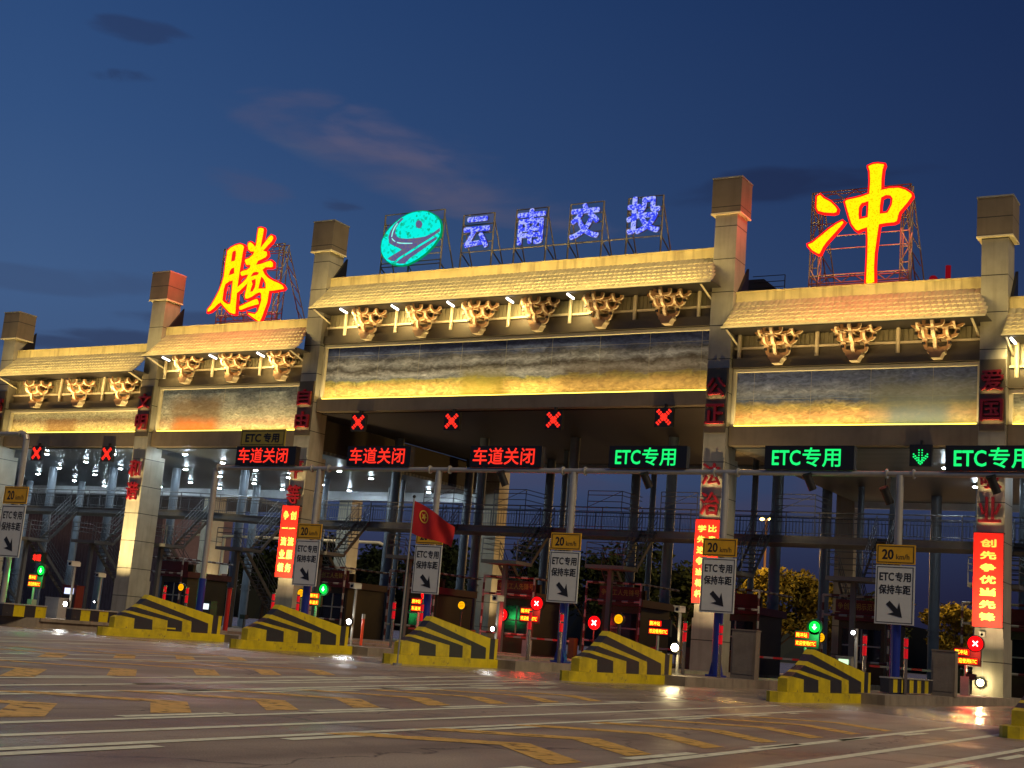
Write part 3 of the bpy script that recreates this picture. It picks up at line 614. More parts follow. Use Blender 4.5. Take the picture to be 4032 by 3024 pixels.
mu2 = mural_mat('mural_cliff', [(0, (196, 180, 128)), (.2, (170, 138, 104)), (.35, (178, 168, 138)), (.55, (146, 144, 134)), (.75, (116, 120, 122)), (1, (72, 84, 104))], 1.1, .3, 9.4, 10.36, 12.65, [(-18.9, 2.3, (120, 92, 60), .95, .9), (-18.9, 1.9, (206, 104, 40), .45, 1.2)])
mu1 = mural_mat('mural_hills', [(0, (214, 196, 132)), (.25, (196, 172, 96)), (.45, (184, 156, 100)), (.6, (150, 122, 84)), (.75, (176, 166, 128)), (1, (176, 168, 134))], 1.6, .4, 1.7, 10.3, 11.55, [(-29.2, 1.6, (130, 84, 50), .8, 2)])
mu4 = mural_mat('mural_valley', [(0, (200, 170, 84)), (.2, (194, 134, 58)), (.36, (180, 154, 70)), (.46, (80, 94, 124)), (.6, (146, 150, 160)), (.8, (96, 108, 144)), (1, (60, 74, 124))], 1.0, .26, 6.2, 10.36, 12.65, [(19.4, 2.8, (128, 128, 110), .95, .5), (19.2, 1.5, (84, 112, 128), .55, .6)])
mu5 = mural_mat('mural_haze', [(0, (206, 188, 120)), (.4, (172, 154, 104)), (.7, (146, 146, 128)), (1, (128, 128, 120))], 1.2, .35, 2.2, 10.3, 11.55)
SXE = SX+.01
bay(-33.97+SXE, -22.11-SXE, 15.2, 11.52, 10.34, 9.50, 13.45, 3, (-30.95, -27.45, -24.05), [], mu1, (-29.4, -25.95, -22.9), 1, 9, 15)
bay(-22.11+SXE, -11-SXE, 16.07, 12.64, 10.36, 9.50, 14.24, 3, (-19.45, -16.15, -12.85), [(-20.3, 20), (-16.95, 20), (-13.7, 20)], mu2, (-21.35, -17.9, -14.6), 2, 11, 16)
bay(-11+SXE, 11-SXE, 18.12, 14.55, 11.92, 11.25, 16.27, 6, (-7.65, -4.42, -1.19, 2.04, 5.27, 8.5), [(-8.65, 26), (-5.55, 26), (-2.35, 26), (.9, 24), (4.05, 20)], mu3, (-9.3, -6.2, -2.95, .25, 3.5, 6.75, 9.8), 3, 13, 17)
bay(11+SXE, 22.11-SXE, 16.07, 12.64, 10.36, 9.50, 14.24, 3, (13.55, 16.78, 20.0), [], mu4, (11.75, 15.1, 18.4), 4, 11, 13)
bay(22.11+SXE, 33.97-SXE, 15.2, 11.52, 10.34, 9.50, 13.45, 3, (24.9, 28.3, 31.7), [(22.95, 22), (26.5, 15)], mu5, (22.9, 26.6, 30.0), 5, 9, 12)
# warm area lights aimed up at the bracket rows, with no fixtures
for cx, cz, sx, p_ in ((-28, 11.75, 10, 200), (-16.5, 12.9, 9, 110), (-4.0, 14.85, 12, 150), (16.8, 12.9, 9, 60), (7.5, 14.85, 5, 14), (28, 11.75, 9, 60)):
    area('bracket_light', (cx, -.95, cz+.25), (0, .75, 1), sx, .08, p_, (1.0, .68, .28), gate, 120)

# ceilings
obj('ceiling', M().box(-66, -11.52, .72, 18.2, 9.44, 9.60), m_ceil, gate)
obj('ceiling', M().prism([(18.6, 9.40), (26.5, 8.75), (26.5, 9.2), (18.6, 9.6)], 'x', -66, -33), m_ceil, gate)
obj('ceiling', M().box(11.52, 34.5, .72, 18.2, 9.44, 9.60), m_ceil, gate)
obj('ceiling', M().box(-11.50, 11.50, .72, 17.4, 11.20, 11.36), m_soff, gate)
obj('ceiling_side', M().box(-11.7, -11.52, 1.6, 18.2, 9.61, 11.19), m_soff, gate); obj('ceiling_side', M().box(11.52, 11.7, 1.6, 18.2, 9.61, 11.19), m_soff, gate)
obj('rear_fascia', M().box(-66, -11.55, 18.2, 18.4, 8.9, 10.2).box(11.55, 34.5, 18.2, 18.4, 9.1, 10.2).box(-11.5, 11.5, 17.4, 17.6, 11.0, 12.4), mat('white_fascia', (190, 196, 200), .45, .2, var=.1), gate)
obj('roof_slab', M().box(-34.4, 34.4, .82, 18.1, 12.7, 12.9), m_dark, gate)
# round columns carrying the canopy and the bridge
lc = M().tube((0,0,.2), (0,0,9.44), .26, 14).tube((0,0,2.9), (0,0,2.96), .33, 14).tube((0,0,2.6), (0,0,2.66), .33, 14)
l0 = obj('round_column', lc, m_leg, gate); l0.location = (-32.7, 8.2, 0)
for x in [-54.6, -49.2, -43.7, -38.2, -27.3, -21.8, -16.4, -10.9, -5.4, .04, 5.5, 10.9, 16.4, 21.9]:
    for y in (8.2, 15.6):
        c = l0.copy(); C.objects.link(c); c.location = (x, y, 0); c.scale.z = 1.19 if abs(x) < 11.2 else 1.0
for x in (-19.0, -13.4, -8.1, -2.7, 2.6, 8.2, 13.6, 19.1):
    c = l0.copy(); C.objects.link(c); c.location = (x, 12.4, 0); c.scale = (.6, .6, 1.19 if abs(x) < 11.2 else 1.0)

# the rear row of gate columns, lit warm on their right faces
for x in (-33.97, -22.11, -11.0, 11.0, 22.11):
    rc = obj('rear_column', M().box(x-.5, x+.5, 18.45, 19.6, .2, 12.6), m_shaft, gate)
    area('rear_light', (x+1.9, 18.2, 1.6), (-.75, .25, 1.6), .3, .3, 45 if x != 22.11 else 12, (1.0, .72, .36), gate, 90)
# banners strapped to the column shafts
def banner(x, z0, z1, rows, label):
    t = thing('banner', label, 'banner', (x, -.1, z0), 'red banners on the column shafts')
    obj('cloth', M().box(x-.53, x+.53, -.26, -.235, z0, z1), m_ban, t)
    b = M(); n = len(rows); h = (z1-z0-.3)/n
    for i, r_ in enumerate(rows):
        zc = z1-.15-h*(i+.5)
        if len(r_) == 1:
            hh = min(h*.40, .26)
            if r_ == '一': b.box(x-.2, x+.2, -.275, -.27, zc-.025, zc+.025)
            else: text(b, r_, x-.29, x+.29, zc-hh*.85, zc+hh*.85, -.272, .014)
        else:
            for j, ch in enumerate(r_):
                xc = x-.23+.46*j; hh = h*.34
                if ch == '一': b.box(xc-.19, xc+.19, -.275, -.27, zc-.025, zc+.025)
                else: text(b, ch, xc-.19, xc+.19, zc-hh, zc+hh, -.272, .010)
    obj('lettering', b, m_bany, t)
    obj('strap', M().box(x-.55, x+.55, -.236, -.05, z1-.02, z1+.03).box(x-.55, x+.55, -.236, -.05, z0-.03, z0+.02), m_dark, t)
banner(-11.0, 2.95, 6.45, ['争创', '一一', '流流', '业服', '绩务'], 'red banner with two rows of characters on the column left of the wide centre span')
banner(11.0, 2.95, 6.35, ['学比', '先奉', '进献', '争当', '当先', '标模', '杆范'], 'red banner half hidden by a lane sign, on the 法治 column')
banner(22.1, 2.72, 6.15, ['创', '先', '争', '优', '当', '先', '锋'], 'red banner with one row of large yellow characters on the rightmost column')
for x, z in ((-11.0, 3.0), (11.0, 3.0), (22.11, 2.8)):
    area('banner_light', (x, -2.6, 2.0), (0, .85, .95), .3, .2, {-11.0: 60, 11.0: 60, 22.11: 80}[x], (1.0, .70, .40), gate, 100)

# downlights in the canopy ceiling
cl = thing('ceiling_light', 'round white downlight in the canopy ceiling over the leftmost lanes', 'ceiling light', (-31.5, 1.8, 9.44), 'round downlights under the canopy')
obj('housing', M().tube((-31.5,1.8,9.44), (-31.5,1.8,9.30), .15, 14), m_steel, cl)
obj('lens', M().tube((-31.5,1.8,9.298), (-31.5,1.8,9.27), .11, 14), glow('downlight', (222, 242, 255), 380.0), cl)
bays = {-48.0: 'at the very left edge under the canopy', -42.5: 'far left beyond the leftmost column', -37.0: 'left of the first red X signal', -31.5: 'above the leftmost lanes', -26.0: 'above the lanes left of the 文明 column', -20.5: 'just right of the 文明 column', -14.4: 'just left of the 自由 column', 19.3: 'above the green arrow lane', 24.9: 'at the right edge of the photo'}
rows = {1.8: 'nearest the road', 4.8: 'second from the road', 7.6: 'in the third row', 10.6: 'in the fourth row', 13.8: 'in the fifth row', 16.6: 'in the row farthest back'}
for x in (-48.0, -42.5, -37.0, -31.5, -26.0, -20.5, -14.4, 19.3, 24.9):
    for y in (1.8, 4.8, 7.6, 10.6, 13.8, 16.6):
        if (x, y) == (-31.5, 1.8): continue
        if x > 0 and y not in (4.8, 10.6): continue
        copy_tree(cl, (x, y, 9.44), 'round white downlight %s, %s' % (bays[x], rows[y]))
cl['label'] = 'round white downlight above the leftmost lanes, nearest the road'

TENG=[[(-18.31,20.36),(-18.09,20.54),(-17.75,20.66),(-17.44,20.7),(-17.21,20.63),(-17.1,20.5),(-17.14,20.17),(-17.16,19.71),(-17.19,19.36),(-17.2,19.01),(-17.21,18.66),(-17.22,18.29),(-16.96,18.47),(-16.69,18.7),(-16.6,18.88),(-16.72,18.89),(-17.02,18.84),(-17.12,18.93),(-17.18,19.1),(-16.98,19.17),(-16.72,19.2),(-16.54,19.3),(-16.51,19.42),(-16.8,19.44),(-16.95,19.69),(-16.92,19.8),(-16.64,19.86),(-16.41,20.04),(-16.36,20.16),(-16.6,20.18),(-16.8,20.32),(-16.88,20.57),(-16.84,20.72),(-16.69,20.75),(-16.49,20.63),(-16.32,20.47),(-16.28,20.56),(-16.27,20.87),(-16.27,21.19),(-16.25,21.49),(-16.1,21.51),(-15.89,21.46),(-15.83,21.36),(-15.85,21.01),(-15.89,20.7),(-15.91,20.4),(-15.68,20.65),(-15.48,20.88),(-15.3,21.02),(-15.16,20.97),(-15.09,20.83),(-15.18,20.64),(-15.41,20.45),(-15.68,20.19),(-15.45,20.12),(-15.38,19.89),(-15.49,19.78),(-15.78,19.68),(-15.99,19.62),(-16.07,19.44),(-15.75,19.47),(-15.41,19.55),(-15.11,19.6),(-14.92,19.46),(-14.89,19.23),(-15.01,19.19),(-15.41,19.22),(-15.58,19.11),(-15.39,18.85),(-15.15,18.66),(-14.77,18.47),(-14.37,18.32),(-14.09,18.18),(-13.94,18.0),(-14.01,17.94),(-14.35,17.91),(-14.69,17.89),(-14.95,17.89),(-14.97,17.62),(-14.99,17.28),(-15.11,16.91),(-15.22,16.54),(-15.35,16.24),(-15.48,16.26),(-15.86,16.47),(-16.22,16.67),(-16.31,16.8),(-16.13,16.77),(-15.77,16.7),(-15.61,16.83),(-15.51,17.17),(-15.45,17.44),(-15.52,17.79),(-15.64,17.85),(-15.85,17.79),(-16.13,17.64),(-16.42,17.55),(-16.6,17.58),(-16.65,17.75),(-16.6,18.1),(-16.57,18.39),(-16.79,18.21),(-17.03,18.02),(-17.21,17.91),(-17.19,17.61),(-17.17,17.19),(-17.14,16.77),(-17.27,16.75),(-17.6,16.85),(-17.96,17.13),(-18.22,17.35),(-18.3,17.45),(-18.49,17.37),(-18.73,17.17),(-18.98,17.01),(-19.2,16.97),(-19.21,17.13),(-18.99,17.36),(-18.74,17.77),(-18.53,18.18),(-18.41,18.56),(-18.33,18.91),(-18.33,19.3),(-18.33,19.72),(-18.3,20.15)],[(-17.81,20.32),(-17.67,20.28),(-17.65,20.03),(-17.68,19.78),(-17.9,19.76),(-17.9,20.05),(-17.89,20.24)],[(-17.66,19.36),(-17.61,19.07),(-17.72,19.03),(-17.94,18.99),(-17.9,19.2),(-17.81,19.32)],[(-17.64,18.63),(-17.63,18.34),(-17.62,17.99),(-17.61,17.64),(-17.62,17.37),(-17.82,17.37),(-18.06,17.49),(-18.19,17.6),(-18.19,17.88),(-18.18,18.23),(-18.12,18.46),(-17.88,18.6)],[(-16.35,18.81),(-16.24,18.98),(-16.03,19.01),(-15.85,18.95),(-15.92,18.87),(-16.14,18.85)],[(-16.27,18.55),(-16.04,18.62),(-15.99,18.44),(-16.01,18.17),(-16.13,17.97),(-16.27,17.96),(-16.23,18.18),(-16.17,18.35)],[(-15.63,18.7),(-15.46,18.58),(-15.29,18.33),(-15.25,18.08),(-15.72,18.1),(-15.69,18.35)],[(-16.98,17.16),(-16.64,17.27),(-16.23,17.42),(-15.89,17.52),(-15.72,17.53),(-15.61,17.38),(-15.56,17.21),(-15.75,17.18),(-16.05,17.13),(-16.43,17.05),(-16.77,16.95),(-16.91,16.97)]]
CHONG=[[(14.69,20.23),(14.83,20.3),(15.01,20.12),(15.3,19.94),(15.51,19.72),(15.61,19.57),(15.58,19.43),(15.44,19.4),(15.04,19.46),(14.76,19.56),(14.68,19.73)],[(14.38,18.15),(14.57,18.21),(14.9,18.46),(15.27,18.75),(15.58,18.95),(15.83,19.06),(15.91,18.98),(15.82,18.84),(15.56,18.55),(15.23,18.19),(15.06,17.96),(14.94,17.68),(14.85,17.67),(14.58,17.85),(14.4,18.06)],[(16.83,21.34),(17.03,21.41),(17.23,21.41),(17.5,21.35),(17.52,21.28),(17.46,21.11),(17.43,20.73),(17.43,20.25),(17.73,20.29),(18.13,20.27),(18.4,20.16),(18.66,19.96),(18.69,19.83),(18.51,19.57),(18.19,19.19),(18.15,19.02),(18.11,18.82),(17.98,18.77),(17.65,18.77),(17.38,18.74),(17.35,18.5),(17.3,18.02),(17.25,17.54),(17.24,16.96),(17.27,16.31),(17.13,16.25),(16.96,16.24),(16.89,16.31),(16.9,16.81),(16.91,17.57),(16.9,18.19),(16.86,18.65),(16.68,18.61),(16.5,18.54),(16.38,18.62),(16.2,18.88),(16.08,19.24),(15.97,19.61),(15.89,19.88),(15.99,19.96),(16.33,20.0),(16.63,20.05),(16.9,20.13),(16.92,20.64),(16.89,21.1),(16.83,21.27)],[(16.54,19.59),(16.63,19.72),(16.88,19.77),(16.88,19.42),(16.87,19.12),(16.55,19.07),(16.52,19.27)],[(17.44,19.89),(17.61,19.97),(17.78,19.94),(17.87,19.81),(17.85,19.57),(17.76,19.37),(17.68,19.24),(17.4,19.23),(17.4,19.54)]]
LOGO=[[(-5.79,21.63),(-5.5,21.58),(-5.22,21.46),(-4.92,21.28),(-4.7,21.06),(-4.58,20.79),(-4.54,20.47),(-4.58,20.19),(-4.72,19.97),(-4.91,19.72),(-5.14,19.5),(-5.39,19.3),(-5.7,19.11),(-6.04,18.95),(-6.39,18.83),(-6.73,18.79),(-7.07,18.82),(-7.42,18.92),(-7.73,19.09),(-7.98,19.33),(-8.15,19.61),(-8.21,19.91),(-8.19,20.22),(-8.09,20.48),(-7.92,20.74),(-7.69,20.98),(-7.41,21.2),(-7.09,21.39),(-6.76,21.53),(-6.43,21.61),(-6.1,21.64)]]
ROADS=[[(-6.93,21.28),(-7.16,21.08),(-7.33,20.83),(-7.36,20.59),(-7.25,20.39),(-7.04,20.27),(-6.61,20.2),(-6.05,20.19),(-5.49,20.22),(-5.09,20.35),(-4.81,20.5),(-4.65,20.6),(-4.62,20.43),(-4.87,20.29),(-5.26,20.08),(-5.73,19.86),(-6.13,19.67),(-6.52,19.46),(-6.92,19.28),(-7.21,19.08),(-7.41,19.1),(-7.66,19.23),(-7.58,19.3),(-7.2,19.47),(-6.83,19.65),(-7.01,19.74),(-7.42,19.92),(-7.67,20.06),(-7.74,20.4),(-7.68,20.64),(-7.49,20.97),(-7.23,21.19),(-7.02,21.34)],[(-4.82,20.16),(-5.19,19.98),(-5.72,19.74),(-6.24,19.46),(-6.72,19.24),(-7.12,19.0),(-6.91,18.92),(-6.57,18.91),(-6.27,19.18),(-5.74,19.47),(-5.22,19.77),(-4.78,20.02)],[(-5.73,20.89),(-5.74,20.8),(-5.79,20.73),(-5.86,20.69),(-5.95,20.7),(-6.04,20.75),(-6.1,20.83),(-6.13,20.92),(-6.12,21.01),(-6.08,21.08),(-6.0,21.11),(-5.91,21.11),(-5.83,21.06),(-5.76,20.98)]]
LANE=[[(-7.28,21.09),(-7.22,21.05),(-7.37,20.86),(-7.47,20.62),(-7.51,20.37),(-7.57,20.38),(-7.54,20.63),(-7.45,20.87)],[(-7.53,20.33),(-7.47,20.28),(-7.37,20.19),(-7.27,20.12),(-7.3,20.09),(-7.43,20.16),(-7.51,20.25)],[(-7.17,20.08),(-6.87,20.01),(-6.21,19.95),(-6.22,19.91),(-6.69,19.93),(-7.03,19.98),(-7.18,20.03)]]
# ------------------------------------------------------------------ roof letters and their frames
m_rust = mat('frame_paint', (128, 118, 96), .5, .3, var=.25, vs=4)
g_yel = glow('led_yellow', (255, 236, 10), 1.15, .10, (250, 176, 0), 24.0); g_halo = glow('rim_red_halo', (255, 26, 20), 1.6)
def truss(mb, x0, x1, z0, z1, y, dy, brace=True):
    """box lattice: two uprights, top and bottom chords, set back legs"""
    w = .36; r = .025
    for x in (x0, x1-w):
        for a in (x, x+w):
            for yy in (y, y+.35): mb.tube((a, yy, z0), (a, yy, z1), r*1.3, 5)
        n = int((z1-z0)/.62)
        for i in range(n):
            za = z0+(z1-z0)*i/n; zb = z0+(z1-z0)*(i+1)/n
            mb.tube((x, y, za), (x+w, y, za), r, 4).tube((x if i % 2 else x+w, y, za), (x+w if i % 2 else x, y, zb), r, 4).tube((x+w, y, za), (x+w, y+.35, zb), r, 4)
        if brace:     # raking stay behind
            for a in (x, x+w): mb.tube((a, y+.35, z1-.2), (a+.1, y+dy, z0-.4), r*1.2, 5)
            for i in range(6):
                f = i/6; f2 = (i+1)/6
                mb.tube((x, y+.35+(dy-.35)*f, z1-.2-(z1-z0+.2)*f), (x+w, y+.35+(dy-.35)*f2, z1-.2-(z1-z0+.2)*f2), r, 4)
    for z, h in ((z1-.4, .38), (z0-.02, .34)):
        for zz in (z, z+h):
            for yy in (y, y+.35): mb.tube((x0, yy, zz), (x1, yy, zz), r*1.2, 5)
        n = int((x1-x0)/.45)
        for i in range(n):
            xa = x0+(x1-x0)*i/n; xb = x0+(x1-x0)*(i+1)/n
            mb.tube((xa, y, z if i % 2 else z+h), (xb, y, z+h if i % 2 else z), r, 4)
    for f in (.36, .5, .64): mb.tube((x0, y, z0+(z1-z0)*f), (x1, y, z0+(z1-z0)*f), r*.9, 4)
def big_letter(polys, label, x0, x1, zr, ztop, power):
    cx = (x0+x1)/2
    t = thing('roof_letter', label, 'illuminated letter', (cx, 1.0, zr), 'big yellow letters lit over the side spans')
    obj('letter_box', flat(M(), polys, .86, .16, .055), g_halo, t)  # red rim puts the halo of the overexposed letters into the shape
    obj('letter_face', flat(M(), polys, .772, .012, -.025), g_yel, t)
    f = M(); truss(f, x0, x1, zr+.25, ztop, 1.08, 2.6)
    for x in (x0, x0+.36, x1-.36, x1): f.tube((x, 1.1, 15.4), (x, 1.1, zr+.3), .04, 6)
    obj('frame', f, m_rust, t)
    return t
tl = big_letter(TENG, 'big glowing yellow letter 腾 with red edges on a lattice frame, over the left span', -18.8, -14.5, 16.25, 20.6, 0)
tr_ = big_letter(CHONG, 'big glowing yellow letter 冲 with red edges on a lattice frame, over the right span', 14.4, 18.55, 16.25, 20.5, 0)
area('letter_glow', (-16.6, .55, 18.8), (0, -.35, -1), 4, 3, 420, (1, .10, .05), tl, 170)
area('letter_glow', (16.8, .55, 18.8), (0, -.35, -1), 3.6, 3, 300, (1, .10, .05), tr_, 170)
area('letter_glow', (-19.3, .5, 18.9), (-1, -.05, .1), .6, 4, 70, (1, .06, .04), tl, 110)
area('letter_glow', (14.1, .5, 19.0), (-1, -.05, .1), .6, 4, 60, (1, .06, .04), tr_, 110)

def frame_legs(mb, x0, x1, zlow, zbar, ztop, y, bars):
    r = .035
    for x in (x0, x1):
        mb.tube((x, y, zlow), (x, y, ztop), r*1.2, 6)
        mb.tube((x, y, ztop-.3), (x+.05, y+1.9, zlow-.5), r, 6)
        mb.tube((x, y, zbar), (x+.04, y+1.45, zbar-.75), r, 6)
    for z in bars+[ztop, zbar]: mb.tube((x0, y, z), (x1, y, z), r*.8, 6)
g_blue = glow('led_blue', (58, 74, 246), 1.0, .42, (176, 186, 255), 13.0)
m_lbox = mat('letter_box_blue', (60, 60, 110), .5)
lets = [('云', -3.21, -1.68, 19.35, 20.99, -3.38, -1.60), ('南', -.18, 1.39, 19.32, 21.12, -.34, 1.39), ('交', 2.71, 4.30, 19.35, 21.12, 2.60, 4.35), ('投', 5.65, 7.36, 19.36, 21.17, 5.62, 7.36)]
for ch, x0, x1, z0, z1, f0, f1 in lets:
    t = thing('roof_letter', 'blue speckled LED letter %s on a thin frame over the centre span' % ch, 'illuminated letter', ((x0+x1)/2, 1.3, 18.15), 'blue LED letters over the centre span')
    obj('letter_box', text(M(), ch, x0, x1, z0, z1, 1.16, .05, .10), m_lbox, t)
    obj('letter_face', text(M(), ch, x0, x1, z0, z1, 1.09, .05), g_blue, t)
    f = M(); frame_legs(f, f0, f1, 17.7, 19.27, 21.18, 1.3, [19.75, 20.2, 20.65]); obj('frame', f, m_rust, t)
# connecting rail of the four frames
tag(obj('letter_rail', M().tube((-1.6, 1.34, 19.27), (5.62, 1.34, 19.27), .035, 6), m_rust), 'thin horizontal rail joining the frames of the four blue letters', 'rail')

t = thing('logo_sign', 'tilted cyan LED emblem of winding roads on a pipe frame, left of the blue letters', 'illuminated emblem', (-6.4, 1.3, 18.15))
obj('disc', flat(M(), LOGO, 1.20, .12, 0), glow('led_green_rim', (0, 150, 90), .9), t)
obj('disc_face', flat(M(), LOGO, 1.132, .012, -.05), glow('led_cyan', (10, 245, 228), 1.0, .13, (20, 175, 130), 8.0), t)
obj('road_shape', flat(M(), ROADS, 1.115, .012, 0), glow('led_mauve', (98, 92, 150), .9, .4, (120, 110, 124), 16.0), t)
obj('lane_line', flat(M(), LANE, 1.10, .012, 0), glow('led_aqua', (150, 250, 240), 1.0), t)
f = M(); frame_legs(f, -8.22, -4.58, 17.7, 18.86, 21.64, 1.34, [19.05, 19.4, 19.7, 20.1, 20.6, 21.1]); f.tube((-6.5, 1.34, 17.7), (-6.5, 1.34, 18.86), .045, 6).tube((-6.5, 1.34, 18.86), (-6.5, 3.2, 17.4), .03, 6)
obj('frame', f, m_rust, t)

# rooftop box and rail seen over the right span
t = thing('rooftop_hatch', 'dark sloping roof hatch with a thin handrail behind the right span', 'roof hatch', (10.7, 6, 12.9))
obj('hood', M().prism([(9.3, 12.9), (9.3, 17.9), (9.7, 18.2), (10.7, 18.2), (11.4, 17.6), (11.4, 12.9)], 'y', 5.6, 7.2), m_dark, t)
hr = M()
for z in (18.3, 18.02, 17.76): hr.tube((10.2, 5.5, z), (11.75, 5.5, z), .02, 5)
hr.tube((11.75, 5.5, 12.9), (11.75, 5.5, 18.3), .025, 5)
obj('handrail', hr, m_dark, t)
t = thing('rooftop_letter', 'small dim red letter fragment rising behind the right span, beside the rightmost column', 'illuminated letter', (17.2, 12, 12.9))
obj('stroke', M().tube((17.55, 12, 19.2), (17.55, 12, 20.15), .13, 8), glow('dim_red', (130, 12, 22), .8), t)
obj('stroke', M().sphere((16.85, 12, 19.5), .22), MC['dim_red'], t)
obj('mast', M().tube((17.2, 12.2, 12.9), (17.2, 12.2, 19.6), .05, 6), m_dark, t)

# ------------------------------------------------------------------ lane signals under the fascia
def signal(x, z, kind, label):
    t = thing('lane_signal', label, 'lane signal', (x, .1, z), 'lane signals under the fascia')
    obj('housing', M().box(x-.42, x+.42, .02, .20, z-.42, z+.42), m_black, t)
    b = M(); y = .012
    if kind == 'x':
        for s in (-1, 1):
            for i in range(-3, 4):          # two rows of diodes along each arm
                f = i/3*.27
                for o in (-.045, .045):
                    cx = x+f+o*.7; cz = z+s*f-s*o*.7
                    b.tube((cx, y+.01, cz), (cx, y-.012, cz), .052, 8)
        obj('cross', b, g_led_red, t)
    else:
        for i in range(6): b.tube((x-.06, y+.01, z-.3+i*.1), (x-.06, y-.012, z-.3+i*.1), .03, 6).tube((x+.06, y+.01, z-.3+i*.1), (x+.06, y-.012, z-.3+i*.1), .03, 6)
        for i in range(5):
            for s in (-1, 1): b.tube((x+s*.065*i, y+.01, z-.34+.07*i), (x+s*.065*i, y-.012, z-.34+.07*i), .035, 6).tube((x+s*.065*i, y+.01, z-.24+.07*i), (x+s*.065*i, y-.012, z-.24+.07*i), .035, 6)
        obj('arrow', b, g_led_green, t)
    obj('hanger', M().box(x-.04, x+.04, .1, .16, z+.42, z+.60).box(x-.04,x+.04,.16,.3,z+.52,z+.60), m_dark, t)
w_ = ['leftmost red X lane signal, under the far left span', 'second red X lane signal from the left, under the far left span', 'red X lane signal under the wide centre span, first from its left end', 'red X lane signal under the wide centre span, second from its left end', 'red X lane signal under the wide centre span, third from its left end', 'red X lane signal under the wide centre span, nearest its right end']
for (x, z), l in zip(((-30.25, 9.08), (-24.6, 9.05), (-7.62, 10.64), (-2.18, 10.64), (3.25, 10.64), (8.62, 10.70)), w_): signal(x, z, 'x', l)
signal(19.48, 9.08, 'a', 'green down arrow lane signal under the right span')

# ------------------------------------------------------------------ pipe gantry before the gate with its posts, boards and lane signs
gt = thing('gantry', 'long grey pipe gantry crossing in front of the gate, blue at the post feet', 'gantry', (5, -12, .26))
b = M().tube((-5.15, -12, 6.64), (34, -12, 6.64), .085, 12)
for x in (-5.1, -.35, .45, 5.05, 5.9, 10.5, 11.35, 16.0, 16.8, 21.5, 22.3): b.tube((x, -12, 6.64), (x+.05, -12, 6.64), .15, 10)
obj('beam', b, m_galv, gt)
GX = [-5.2, .04, 5.47, 10.95, 16.42, 21.92, 27.4]
for x in GX:
    pb = M().tube((x, -12, 2.25), (x, -12, 6.60), .115, 12)
    p_ = obj('post', pb, m_galv, gt)
    obj('blue_sleeve', M().tube((x, -12, .26), (x, -12, 2.25), .15, 12).box(x-.25, x+.25, -12.25, -11.75, .262, .32).prism([(x-.2,.32),(x+.2,.32),(x+.12,.7),(x-.12,.7)], 'y', -12.1, -11.9), m_blue, p_)
gt2 = thing('gantry', 'tall grey pipe gantry end with an elbow at the far left', 'gantry', (-16.6, -12, .3))
obj('beam', M().tube((-30, -12, 8.08), (-16.9, -12, 8.08), .10, 12).tube((-17.05,-12,8.08),(-17.0,-12,8.08),.16,10), m_galv, gt2)
obj('post', M().path([(-16.9,-12,8.08),(-16.68,-12,8.0),(-16.6,-12,7.8),(-16.6,-12,.3)], .13, 12), m_galv, gt2)

def lane_sign(x, y, label, first=None):
    t = thing('lane_sign', label, 'road sign', (x, y, 2.2), 'yellow and white lane signs on the gantry posts')
    pl = obj('speed_plate', M().box(x-.57, x+.57, y-.03, y, 3.95, 4.52), m_signy, t)
    e = M()
    for a, b_, c, d in ((x-.53, x+.53, 4.46, 4.48), (x-.53, x+.53, 3.99, 4.01), (x-.53, x-.51, 3.99, 4.48), (x+.51, x+.53, 3.99, 4.48)): e.box(a, b_, y-.036, y-.03, c, d)
    text(e, '20', x-.40, x-.06, 4.08, 4.38, y-.036, .008); text(e, 'km/h', x+.02, x+.40, 4.09, 4.25, y-.036, .0)
    obj('speed_lettering', e, m_sblk, pl)
    wp = obj('white_plate', M().box(x-.57, x+.57, y-.03, y, 2.21, 3.91), m_white, t)
    e = M()
    for a, b_, c, d in ((x-.53, x+.53, 3.85, 3.87), (x-.53, x+.53, 2.25, 2.27), (x-.53, x-.51, 2.25, 3.87), (x+.51, x+.53, 2.25, 3.87)): e.box(a, b_, y-.036, y-.03, c, d)
    text(e, 'ETC', x-.46, x-.03, 3.46, 3.70, y-.036, .006); text(e, '专用', x+.0, x+.46, 3.44, 3.72, y-.036, .006)
    text(e, '保持车距', x-.47, x+.46, 3.07, 3.35, y-.036, .006)
    # slanting arrow
    cx, cz = x+.02, 2.62; A = lambda u, v: (cx+(u+v)*.7071, cz-(u-v)*.7071)
    e.add([(q[0], y-.036, q[1]) for q in (A(-.30,-.075), A(.02,-.075), A(-.07,-.24), A(.30,0), A(-.07,.24), A(.02,.075), A(-.30,.075))], [(0,1,5,6), (1,2,3), (3,4,5), (1,3,5)])
    obj('lettering', e, m_sblk, wp)
    obj('clamp', M().box(x-.30, x+.30, y+.0, y+.05, 3.55, 3.62).box(x-.30, x+.30, y, y+.05, 2.5, 2.57).box(x-.3, x+.3, y, y+.05, 4.2, 4.27), m_steel, t)
    return t
s0 = lane_sign(.04, -12.2, 'yellow and white lane sign overlapping the left red banner')
for x, l in ((-16.45, 'yellow and white lane sign at the far left edge of the photo'), (5.47, 'lane sign half covered by the red flag'),
             (10.95, 'yellow and white lane sign before the dark centre of the wide span'), (16.42, 'yellow and white lane sign overlapping the banner right of the wide span'), (21.92, 'rightmost yellow and white lane sign, above the large crash nose')):
    c = copy_tree(s0, (x, -12.2, 2.2), l)
    if x < -16: c.location = (-16.25, -12.4, 2.58); c.scale = (1.33, 1, 1.33)      # the far-left plate is a size larger

